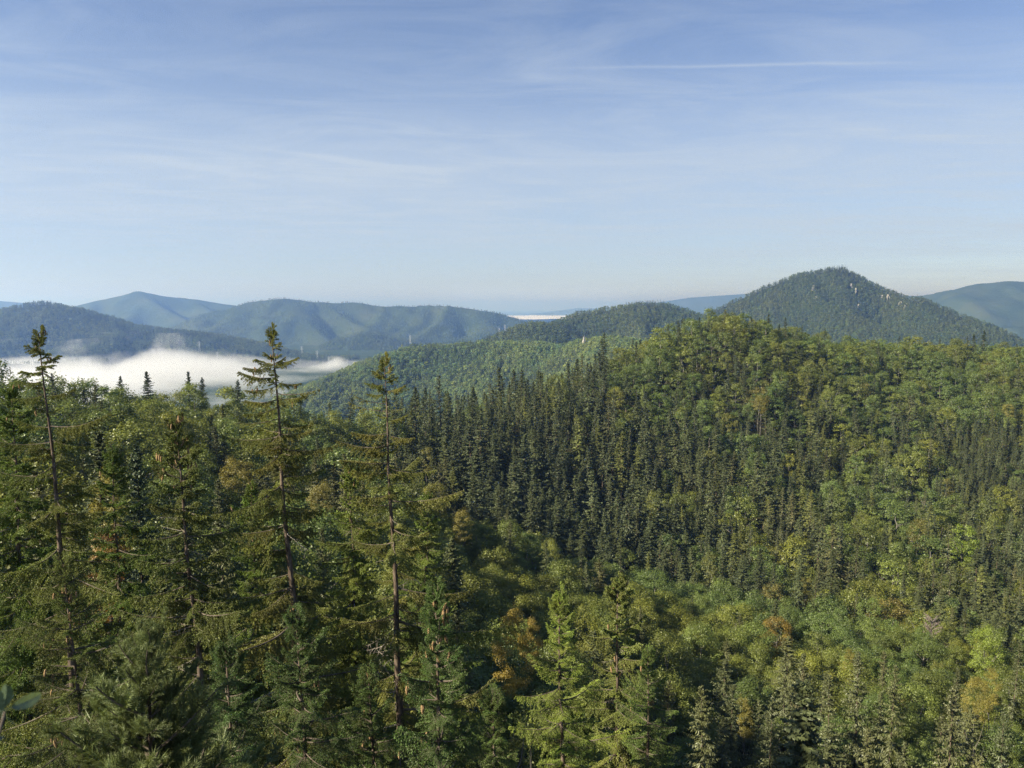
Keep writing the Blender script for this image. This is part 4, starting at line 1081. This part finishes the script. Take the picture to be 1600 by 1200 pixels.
def cone_mesh():
    acc = Acc(); zz = np.array([0, 0.012, 0.035, 0.065, 0.095, 0.118, 0.13]); rr = np.array([0.003, 0.012, 0.0165, 0.017, 0.0145, 0.009, 0.002])
    k = 9
    for j in range(len(zz) - 1):    # overlapping rows of scales
        r0, r1 = rr[j], rr[j + 1]
        an = (np.arange(k) + 0.5 * (j % 2)) * 2 * math.pi / k
        d = np.stack([np.cos(an), np.sin(an), 0 * an], 1); e = np.stack([np.cos(an + math.pi / k), np.sin(an + math.pi / k), 0 * an], 1); f = np.stack([np.cos(an - math.pi / k), np.sin(an - math.pi / k), 0 * an], 1)
        up, dn = np.array([0, 0, -zz[j]]), np.array([0, 0, -zz[j + 1] - 0.004])
        acc.quads(f * r0 + up, e * r0 + up, e * r1 * 1.05 + dn, f * r1 * 1.05 + dn, 0, 1.0)
        acc.tris(f * r1 * 1.05 + dn, e * r1 * 1.05 + dn, d * r1 * 1.18 + dn + np.array([0, 0, -0.006]), 0, 1.0)
    return acc.mesh('cone', [M_CONE])
CONE = cone_mesh()
for f in FG:
    g = np.random.default_rng(f['seed'])
    near = f.get('near', False); B = branches(near)
    top = np.array(f['top']); lowp = np.array(f['lowp'])
    gz = float(ground_at(top[0:1], top[1:2])[0])
    ext = lowp + (lowp - top) * ((gz - lowp[2]) / (lowp[2] - top[2])) * np.array([0.25, 0.25, 1.0])
    base = np.array([ext[0], ext[1], gz])
    Hh = top[2] - gz
    root = link('spruce_tree', None, None, tuple(base)); tag(root, f['label'], 'tree')
    zd_low = top[2] - lowp[2]
    def axis(zd):
        zd = np.asarray(zd, dtype=float)
        kx = np.where(zd < zd_low, zd / zd_low, 1.0)[..., None]; k2 = np.clip((zd - zd_low) / max(Hh - zd_low, 0.1), 0, 1)[..., None]
        p = top + (lowp - top) * kx
        p = np.where(zd[..., None] < zd_low, p, lowp + (base - lowp) * k2)
        p[..., 2] = top[2] - zd
        w = 0.05 * np.sin(zd * 0.9 + f['seed']) * np.clip(zd / 4, 0, 1)
        p[..., 0] += w
        return p - base
    zds = np.concatenate([np.linspace(0, 6, 14), np.linspace(6.8, Hh + 0.6, 12)])
    rad = np.clip(0.010 + 0.0098 * zds, 0.01, 0.30) * f.get('thick', 1.0)
    acc = Acc(); acc.tube(axis(zds), rad, 9, 0)
    link('trunk', acc.mesh('spruce_trunk', [M_BARK], True), root)
    bottom = min(Hh * 0.86, (top[2] - pix(f['px'], 1200, f['d'])[2]) + 3.5)
    zd = 0.12; nbr = 0; tips = []
    f['i'] = 0
    def put_branch(kind, zd, az, L, el, roll=0.0):
        me, L0 = B[kind][int(g.integers(len(B[kind])))]
        p = axis(zd)
        o = link('dead_branch' if kind == 'dead' else 'branch', me, root, tuple(p), (roll, -el, az))
        s = L / L0; o.scale = (s, s * g.choice([-1, 1]), s)
        v = g.uniform(0.8, 1.2); o['tint'] = [float(c * v * g.uniform(0.94, 1.06)) for c in f['tone']]
        t_ = p + np.array([math.cos(az) * math.cos(el), math.sin(az) * math.cos(el), math.sin(el) - 0.02]) * L
        tips.append((zd, p, t_))
    put_branch('short', 0.32, 0.3, 0.55, R(84)); put_branch('short', 0.5, 2.5, 0.45, R(70))
    put_branch('short', 0.25, 4.4, 0.35, R(74))
    while zd < bottom and nbr < 285:
        sp = 0.20 + 0.22 * min(1, zd / 2.5)
        sp_ = f['bare'] > 2
        if sp_ and zd > 1.0 and g.random() < 0.10: zd += sp; continue
        n = f['nb'] * (0.82 if sp_ else 1.2) * (0.6 if zd < f['bare'] else 1.0)
        n = int(n) + (g.random() < n % 1)
        a0 = g.uniform(0, 6.28)
        for k in range(n):
            L = min(f['rmax'] * (0.8 + 0.03 * zd), f['first'] + 0.36 * zd ** 0.92) * g.uniform(0.5, 1.12)
            az = a0 + k * 6.283 / max(n, 1) + g.normal(0, 0.35)
            if zd > 0.8: L *= 0.82 + 0.30 * math.sin(az * 2 + zd * 1.3 + f['seed']) + 0.22 * g.normal()
            if (sp_ or f['seed'] == 14) and zd > 1.2 and math.sin(az) < -0.6 and g.random() < 0.6: continue
            L = max(L, 0.22)
            el = R(48) * math.exp(-zd / 1.6) - R(14) * min(1, zd / 7) + g.normal(0, 0.13) + R(4)
            u = g.random()
            kind = 'short' if L < 0.8 else 'medium' if L < 1.9 else 'long'
            if zd < f['bare'] and zd > 1.2 and u < 0.35: kind = 'sparse' if L > 1.0 else kind
            if u > 1 - f.get('dead', 0.05) and zd > 2.0: kind = 'dead'; L *= 0.6
            put_branch(kind, zd + g.uniform(-0.12, 0.12), az, L, el, g.normal(0, 0.25)); nbr += 1
        zd += sp * g.uniform(0.75, 1.25)
    for kind, zd, az, L, el in f.get('extra', []):
        put_branch(kind, zd, R(az), L, R(el))
    # cones hang from the upper branches
    up = [t for t in tips if t[0] < (2.2 if f['seed'] == 14 else 3.2)]
    up = [t for t in up if (t[2] - t[1])[1] < 0.25] or up
    for c in range(f['cones']):
        if g.random() < 0.55 or c == 0: anchor = up[int(g.integers(len(up)))]; q = g.uniform(0.45, 0.98)
        p = anchor[1] + (anchor[2] - anchor[1]) * q + g.normal(0, 0.05, 3) + np.array([0, 0, -0.03])
        s = g.uniform(0.95, 1.35) * (1.0 if near else 1.2)
        o = link('cone', CONE, root, tuple(p), (g.normal(0, 0.16), g.normal(0, 0.16), g.uniform(0, 6.28)))
        o.scale = (s * 1.1, s * 1.1, s)
print('foreground spruces', round(time.time() - T0, 1))

# ------------------------------------------------------------------ the bare tree
def bare_tree(s):
    g = np.random.default_rng(91)
    root = link('bare_tree', None, None, (s['x'], s['y'], s['g'])); tag(root, s['label'], 'tree')
    H = s['h']; acc = Acc()
    P = np.c_[np.cumsum(g.normal(0, 0.08, (8, 2)), 0), np.linspace(-0.8, H * 0.9, 8)]
    acc.tube(P, np.linspace(0.24, 0.05, 8), 6, 0)
    link('trunk', acc.mesh('bare_trunk', [M_TWIG], True), root)
    acc = Acc()
    for i in range(26):
        z = H * g.uniform(0.5, 0.92); az = g.uniform(0, 6.28); L = s['r'] * g.uniform(0.6, 1.1) * (1.25 - 0.7 * (z / H))
        o = np.array([0, 0, z]); e = o + np.array([math.cos(az) * L, math.sin(az) * L, L * g.uniform(0.5, 1.1)])
        acc.tube(np.array([o, (o + e) / 2 + g.normal(0, 0.1, 3), e]), [0.07, 0.045, 0.02], 3, 0)
        for k in range(22):
            q = g.uniform(0.25, 1.0); b = o + (e - o) * q
            d = unit(unit(e - o) + g.normal(0, 0.6, 3)) * g.uniform(0.3, 0.95)
            acc.tube(np.array([b, b + d * 0.5, b + d + g.normal(0, 0.06, 3)]), [0.03, 0.022, 0.012], 3, 0)
    link('crown', acc.mesh('bare_crown', [bark_material('grey bare twigs', (0.13, 0.105, 0.095), (0.21, 0.18, 0.165), 3)]), root)
bare_tree([s for s in spec if s['kind'] == 'dead'][0])

# ------------------------------------------------------------------ soft pine boughs and the leafy twig right below the lookout
def pine_bough(name, L, seed):
    g = np.random.default_rng(seed); acc = Acc()
    tt = np.linspace(0, 1, 10)
    main = np.stack([L * tt, 0.05 * L * np.sin(tt * 3.0 + seed), L * (0.05 * tt + 0.22 * tt ** 2)], 1)
    acc.tube(main, np.linspace(0.014, 0.004, 10), 5, 1)
    A_, B_ = [], []
    for k in range(int(34 * L)):
        t = g.uniform(0.12, 1.0)
        p = np.array([np.interp(t, tt, main[:, i]) for i in range(3)])
        sgn = g.choice([-1, 1])
        d = unit(np.array([g.uniform(0.5, 1.0), sgn * g.uniform(0.3, 1.0), g.uniform(-0.05, 0.7)]))
        ln = (0.12 + 0.32 * (1 - t) * L) * g.uniform(0.6, 1.1)
        m = max(2, int(ln / 0.08)); s = np.linspace(0, 1, m + 1)[:, None]
        P = p + d * ln * s + np.array([0, 0, 0.25 * ln]) * s ** 2
        A_.append(P[:-1]); B_.append(P[1:])
    A = np.concatenate(A_); B = np.concatenate(B_)
    spines(acc, A, B, 60, 0.066, 0.0019, g, (0.7, 1.3), 0.1, 0.9)
    ribbon(acc, A, B, 0.003, g)
    return acc.mesh(name, [M_NEEDLE, M_TWIG])
PB = [(pine_bough('bough', l, 800 + i), l) for i, l in enumerate([0.55, 0.8, 1.0, 1.2])]
g = np.random.default_rng(5)
ptop = np.array(pix(232, 1008, 6.2)); pbase = np.array([ptop[0] - 0.15, ptop[1] - 0.35, float(ground_at(np.array(ptop[0]), np.array(ptop[1] - 0.35)))])
root = link('pine_tree', None, None, tuple(pbase)); tag(root, 'soft needled young pine at the lower left right below the lookout', 'tree')
acc = Acc(); Hp = ptop[2] - pbase[2]
P = np.stack([np.linspace(0, ptop[0] - pbase[0], 9), np.linspace(0, ptop[1] - pbase[1], 9), np.linspace(-0.3, Hp, 9)], 1)
acc.tube(P, np.linspace(0.09, 0.008, 9), 7, 0); link('trunk', acc.mesh('pine_trunk', [M_BARK], True), root)
zd = 0.03
while zd < min(Hp * 0.9, 3.0):
    for k in range(4):
        me, l0 = PB[int(g.integers(4))]
        L = (0.28 + 0.42 * zd) * g.uniform(0.6, 1.1); L = min(L, 1.25)
        t = 1 - zd / Hp
        o = link('bough', me, root, tuple(P[0] + (P[-1] - P[0]) * t + 0), (g.normal(0, .3), -R(52) * math.exp(-zd) - R(2) + g.normal(0, 0.12), g.uniform(0, 6.28)))
        s = L / l0; o.scale = (s, s, s); v = g.uniform(0.8, 1.25)
        o['tint'] = [0.125 * v, 0.155 * v, 0.055 * v]
    zd += g.uniform(0.07, 0.12)

M_GREYLEAF = leaf_material('felted leaf underside', 0.22, 0.06, 0.45)
def big_leaf(seed):
    g = np.random.default_rng(seed); n = 13; acc = Acc()
    t = np.linspace(0, 1, n); w = 0.185 * np.sin(np.pi * t ** 0.85) ** 0.8 + 0.004
    w *= 1 + 0.05 * np.sin(t * 40)
    mid = np.stack([t, 0 * t, 0.16 * np.sin(t * 2.6) - 0.10 * t], 1)
    rows = []
    for s in (-1, -0.5, 0, 0.5, 1):
        r = mid.copy(); r[:, 1] += s * w; r[:, 2] += 0.16 * abs(s) * w * 2 + 0.012 * np.cos(t * 60) * abs(s)
        rows.append(r)
    for a, b in zip(rows[:-1], rows[1:]):
        acc.quads(a[:-1], a[1:], b[1:], b[:-1], 0, g.uniform(0.9, 1.1, n - 1))
    acc.tube(np.stack([np.linspace(-0.35, 0.95, 6), np.zeros(6), np.interp(np.linspace(-0.35, 0.95, 6), t, mid[:, 2]) - 0.006], 1), np.linspace(0.014, 0.004, 6), 4, 0, 1.5)
    return acc.mesh('leaf', [M_GREYLEAF], True)
LEAVES = [big_leaf(i) for i in range(3)]
tw0 = np.array(pix(-60, 1290, 1.55)); tw1 = np.array(pix(8, 1112, 1.62))
root = link('leafy_twig', None, None, tuple(tw0)); tag(root, 'twig with felted grey green leaves at the lower left edge', 'twig')
acc = Acc(); P = np.array([tw0 - tw0, (tw1 - tw0) * 0.5 + np.array([0.01, 0, 0.0]), tw1 - tw0]); acc.tube(np.concatenate([[P[0] - np.array([0.05, 0, 0.4])], P]), [0.006, 0.005, 0.004, 0.003], 6, 0)
link('stem', acc.mesh('twig_stem', [M_TWIG], True), root)
def leaf_between(a, b, roll, k, tint):
    a = np.array(a) - tw0; b = np.array(b) - tw0; d = b - a; L = float(np.linalg.norm(d))
    o = link('leaf', LEAVES[k], root, tuple(a))
    q = Vector(d).to_track_quat('X', 'Z'); o.rotation_mode = 'QUATERNION'; o.rotation_quaternion = q @ Euler((roll, 0, 0)).to_quaternion()
    o.scale = (L, L, L); o['tint'] = tint
leaf_between(pix(16, 1106, 1.62), pix(66, 1083, 1.66), 1.35, 0, [0.10, 0.14, 0.085])
leaf_between(pix(4, 1108, 1.62), pix(10, 1068, 1.60), -0.9, 1, [0.085, 0.125, 0.075])
leaf_between(pix(4, 1115, 1.62), pix(-50, 1068, 1.60), 0.6, 2, [0.09, 0.13, 0.08])
leaf_between(pix(-28, 1165, 1.60), pix(8, 1150, 1.60), 1.2, 2, [0.08, 0.11, 0.085])

# ------------------------------------------------------------------ rock outcrops and pylons
def rock_mesh(seed):
    """a craggy slab: a lumpy block broken by ledges"""
    g = np.random.default_rng(seed); k, n = 12, 7; V = []; T = []
    lean = g.uniform(-0.25, 0.25, 2)
    prof = np.sort(g.uniform(0.25, 1.0, n + 1))[::-1] ** 0.7
    out = g.uniform(0.6, 1.25, k)
    for i in range(n + 1):
        t = i / n; r = 0.55 * prof[i]
        for j in range(k):
            a = j * 2 * math.pi / k; q = r * out[j] * g.uniform(0.82, 1.15)
            V.append((q * math.cos(a) + lean[0] * t, q * math.sin(a) * 0.6 + lean[1] * t, t * (0.75 + 0.25 * out[j]) + g.normal(0, 0.04)))
    V = np.array(V)
    for i in range(n):
        for j in range(k):
            a, b, c, d = i * k + j, i * k + (j + 1) % k, (i + 1) * k + (j + 1) % k, (i + 1) * k + j
            T += [(a, b, c), (a, c, d)]
    T += [(n * k, n * k + j, n * k + j + 1) for j in range(1, k - 1)]
    return mesh_from('rock_outcrop', V, np.array(T), [M_ROCK])
ROCKS = [rock_mesh(i) for i in range(4)]
def hill_hit(hill_, px, py):
    """where the line of sight through a pixel meets a hill"""
    X, Y, H, xs, ys = hill_
    d = np.array(pix(px, py, 1.0)); s = np.arange(700, 4200, 4.0)
    x, y, z = d[0] * s, d[1] * s, d[2] * s
    ix = np.clip(((x - xs[0]) / (xs[1] - xs[0])).astype(int), 0, len(xs) - 1); iy = np.clip(((y - ys[0]) / (ys[1] - ys[0])).astype(int), 0, len(ys) - 1)
    inside = (x > xs[0]) & (x < xs[-1]) & (y > ys[0]) & (y < ys[-1])
    k = np.where(inside & (z < H[iy, ix]))[0]
    if not len(k): return None
    return x[k[0]], y[k[0]], H[iy[k[0]], ix[k[0]]]
ROCK_AT = [(hd, 912, 548, 9, 34, 'slim pale rock pinnacle on the crest of the hazy green ridge'),
           (hd, 720, 584, 5, 16, 'tiny pale rock low on the face of the hazy green ridge'),
           (hd, 630, 550, 4, 12, 'small pale rock at the near end of the hazy ridge'),
           (hf, 1271, 459, 22, 36, 'pale outcrop at the edge of sun and shade below the peak top'),
           (hf, 1274, 470, 18, 30, 'pale outcrop lower on the spur of the peak'),
           (hf, 1330, 451, 16, 34, 'upper pale crag on the shaded face of the peak'),
           (hf, 1336, 462, 16, 40, 'long pale crag in the middle of the shaded face'),
           (hf, 1376, 471, 20, 40, 'pale slab right of the middle of the shaded face'),
           (hf, 1388, 470, 24, 46, 'larger pale slab high on the right shoulder of the peak'),
           (hf, 1405, 483, 24, 52, 'tallest pale crag on the right shoulder of the peak'),
           (hf, 1414, 491, 20, 36, 'lowest pale crag on the right shoulder of the peak'),
           (hf, 1340, 481, 12, 30, 'small pale crag under the middle of the shaded face'),
           (hf, 1440, 479, 12, 24, 'small pale rock near the right end of the summit ridge'),
           (he, 971, 486, 16, 22, 'small pale rock under the top of the knoll'),
           (he, 1006, 489, 12, 20, 'tiny pale rock right of the other one on the knoll')]
for i, (hl, px, py, w, h, lab) in enumerate(ROCK_AT):
    q = hill_hit(hl, px, py)
    if q is None: print('no rock', lab); continue
    d = np.array(q); d = d / np.linalg.norm(d)
    p = np.array(q) + d * 2 + np.array([0, 0, -3])
    w *= 0.85; h *= 0.5 if hl is not hd else 0.8
    o = link('rock_outcrop', ROCKS[i % 4], None, tuple(p), (0, 0, i * 1.3)); o.scale = (w, w, h); tag(o, lab, 'rock')
M_STEEL = bark_material('galvanised steel', (0.42, 0.44, 0.46), (0.55, 0.57, 0.58), 0.5)
def pylon_parts():
    H = 38.0; acc = Acc()
    c = [(-1, -1), (1, -1), (1, 1), (-1, 1)]
    lv = [0, 9, 17, 24, 30, H]; wd = [3.2, 2.3, 1.6, 1.1, 0.8, 0.25]
    for x, y in c: acc.tube(np.array([[x * w, y * w, z] for w, z in zip(wd, lv)]), 0.22, 4, 0)
    for i in range(5):
        for k in range(4):
            (x1, y1), (x2, y2) = c[k], c[(k + 1) % 4]
            acc.tube(np.array([[x1 * wd[i], y1 * wd[i], lv[i]], [x2 * wd[i + 1], y2 * wd[i + 1], lv[i + 1]]]), 0.12, 3, 0)
            acc.tube(np.array([[x2 * wd[i], y2 * wd[i], lv[i]], [x1 * wd[i + 1], y1 * wd[i + 1], lv[i + 1]]]), 0.12, 3, 0)
    mast = acc.mesh('mast', [M_STEEL])
    arm = Acc(); arm.tube(np.array([[-7, 0, 0], [0, 0, 0.9], [7, 0, 0]]), 0.22, 4, 0); arm.tube(np.array([[-7, 0, 0], [7, 0, 0]]), 0.2, 4, 0)
    return mast, arm.mesh('crossarm', [M_STEEL])
MAST, ARM = pylon_parts()
PYL = [(ha, 312, 553, 'power pylon rising out of the fog left of the tallest thin spruce'), (ha, 340, 568, 'second power pylon at the edge of the fog, lower than the first'),
       (hc2, 472, 556, 'power pylon right of the tallest thin spruce tip'), (hc2, 496, 564, 'power pylon between the two thin spruces, upper one'),
       (hc2, 514, 572, 'power pylon between the two thin spruces, middle one'), (hc2, 543, 576, 'power pylon closest to the foot of the hazy ridge'),
       (hc, 641, 538, 'power pylon on the blue slope over the end of the hazy ridge'), (hc, 780, 525, 'power pylon on the slope left of the knoll'), (hc, 789, 519, 'upper power pylon on the slope left of the knoll')]
def any_hit(px, py):
    best = None
    for hl in (ha, hc2, hc):
        X, Y, H, xs, ys = hl
        d = np.array(pix(px, py, 1.0)); s = np.arange(2600, 7000, 5.0)
        x, y, z = d[0] * s, d[1] * s, d[2] * s
        ix = np.clip(((x - xs[0]) / (xs[1] - xs[0])).astype(int), 0, len(xs) - 1); iy = np.clip(((y - ys[0]) / (ys[1] - ys[0])).astype(int), 0, len(ys) - 1)
        k = np.where((x > xs[0]) & (x < xs[-1]) & (y > ys[0]) & (y < ys[-1]) & (z < H[iy, ix]))[0]
        if len(k) and (best is None or s[k[0]] < best[0]): best = (s[k[0]], x[k[0]], y[k[0]], H[iy[k[0]], ix[k[0]]])
    return best
for i, (hl, px, py, lab) in enumerate(PYL):
    q = any_hit(px, py)
    if q is None: print('no pylon', lab); continue
    r = link('power_pylon', None, None, q[1:], (0, 0, 0.3)); tag(r, lab, 'pylon', 'power pylons in the valley')
    s = q[0] * 15 / FPX / 38.0; s = min(max(s, 0.9), 1.5); r.scale = (s, s, s)
    link('mast', MAST, r)
    for z in (24, 29, 34): link('crossarm', ARM, r, (0, 0, z))

# ------------------------------------------------------------------ valley fog
def fog_material(name, density, scale, thr, z0, z1, seedoff, ax=(1, 1, 1.6)):
    m, N, L = new_mat(name)
    out = N.new('ShaderNodeOutputMaterial'); pv = N.new('ShaderNodeVolumePrincipled')
    pv.inputs['Color'].default_value = (0.90, 0.93, 0.96, 1); pv.inputs['Anisotropy'].default_value = 0.2
    tc = N.new('ShaderNodeTexCoord'); mp = N.new('ShaderNodeMapping'); mp.inputs['Location'].default_value = seedoff; mp.inputs['Scale'].default_value = ax
    n = N.new('ShaderNodeTexNoise'); n.inputs['Scale'].default_value = scale; n.inputs['Detail'].default_value = 8; n.inputs['Roughness'].default_value = 0.68; n.inputs['Distortion'].default_value = 0.6
    L.new(tc.outputs['Object'], mp.inputs[0]); L.new(mp.outputs[0], n.inputs[0])
    sp = N.new('ShaderNodeSeparateXYZ'); L.new(tc.outputs['Object'], sp.inputs[0])
    h = N.new('ShaderNodeMapRange'); L.new(sp.outputs[2], h.inputs['Value']); h.inputs['From Min'].default_value = z0; h.inputs['From Max'].default_value = z1; h.inputs['To Min'].default_value = 0.55; h.inputs['To Max'].default_value = -0.42
    a = N.new('ShaderNodeMath'); a.operation = 'ADD'; 
    e = N.new('ShaderNodeMapRange'); L.new(sp.outputs[0], e.inputs['Value']); e.inputs['From Min'].default_value = -1350; e.inputs['From Max'].default_value = -580; e.inputs['To Min'].default_value = 0.13; e.inputs['To Max'].default_value = -0.45
    e2 = N.new('ShaderNodeMath'); e2.operation = 'ADD'; n2 = N.new('ShaderNodeMapRange'); n2.clamp = False; L.new(n.outputs[0], n2.inputs['Value']); n2.inputs['From Min'].default_value = 0; n2.inputs['From Max'].default_value = 1; n2.inputs['To Min'].default_value = -0.35; n2.inputs['To Max'].default_value = 1.35
    L.new(n2.outputs[0], e2.inputs[0]); L.new(e.outputs[0], e2.inputs[1])
    L.new(e2.outputs[0], a.inputs[0]); L.new(h.outputs[0], a.inputs[1])
    b = N.new('ShaderNodeMapRange'); L.new(a.outputs[0], b.inputs['Value']); b.inputs['From Min'].default_value = thr; b.inputs['From Max'].default_value = thr + 0.34; b.inputs['To Min'].default_value = 0; b.inputs['To Max'].default_value = density
    L.new(b.outputs[0], pv.inputs['Density']); L.new(pv.outputs[0], out.inputs['Volume'])
    return m
xa, ya, _ = pix(-140, 560, 3300); 
fg_mat = fog_material('valley fog', 0.009, 0.0027, 0.40, -284, -161, (0, 0, 0))
fo = link('valley_fog', box_mesh('valley_fog', -2600, -470, 1250, 3600, -257, -105, fg_mat))
tag(fo, 'white morning fog lying in the valley behind the left ridge', 'fog', kind='stuff')
xs2 = np.linspace(*[pix(p, 500, 13500)[0] for p in (700, 1020)], 40); ys2 = np.linspace(11200, 16500, 30)
X2, Y2 = np.meshgrid(xs2, ys2)
M_CLOUD = ground_material('bank of cloud', [(0.46, 0.47, 0.48), (0.56, 0.56, 0.56)], 0.002)
fb = link('fog_bank', grid_mesh('fog_bank', xs2, ys2, -195 + 40 * fbm(X2 / 500, Y2 / 500, 5), [M_CLOUD]))
tag(fb, 'far flat bank of white fog in the gap before the faint mountain', 'fog', kind='stuff')

# ------------------------------------------------------------------ haze
hm, N, L = new_mat('haze')
out = N.new('ShaderNodeOutputMaterial'); pv = N.new('ShaderNodeVolumePrincipled')
pv.inputs['Color'].default_value = (0.27, 0.47, 0.95, 1)
pv.inputs['Absorption Color'].default_value = (0.6, 0.6, 0.6, 1)   # the air scatters blue more than red
pv.inputs['Density'].default_value = 1.15e-4
pv.inputs['Anisotropy'].default_value = 0.5
L.new(pv.outputs[0], out.inputs['Volume'])
hz = link('haze', box_mesh('haze', -46500, 46500, -3500, 60500, -263, 345, hm))
tag(hz, 'thin blue morning haze between the ridges', 'haze', kind='stuff')
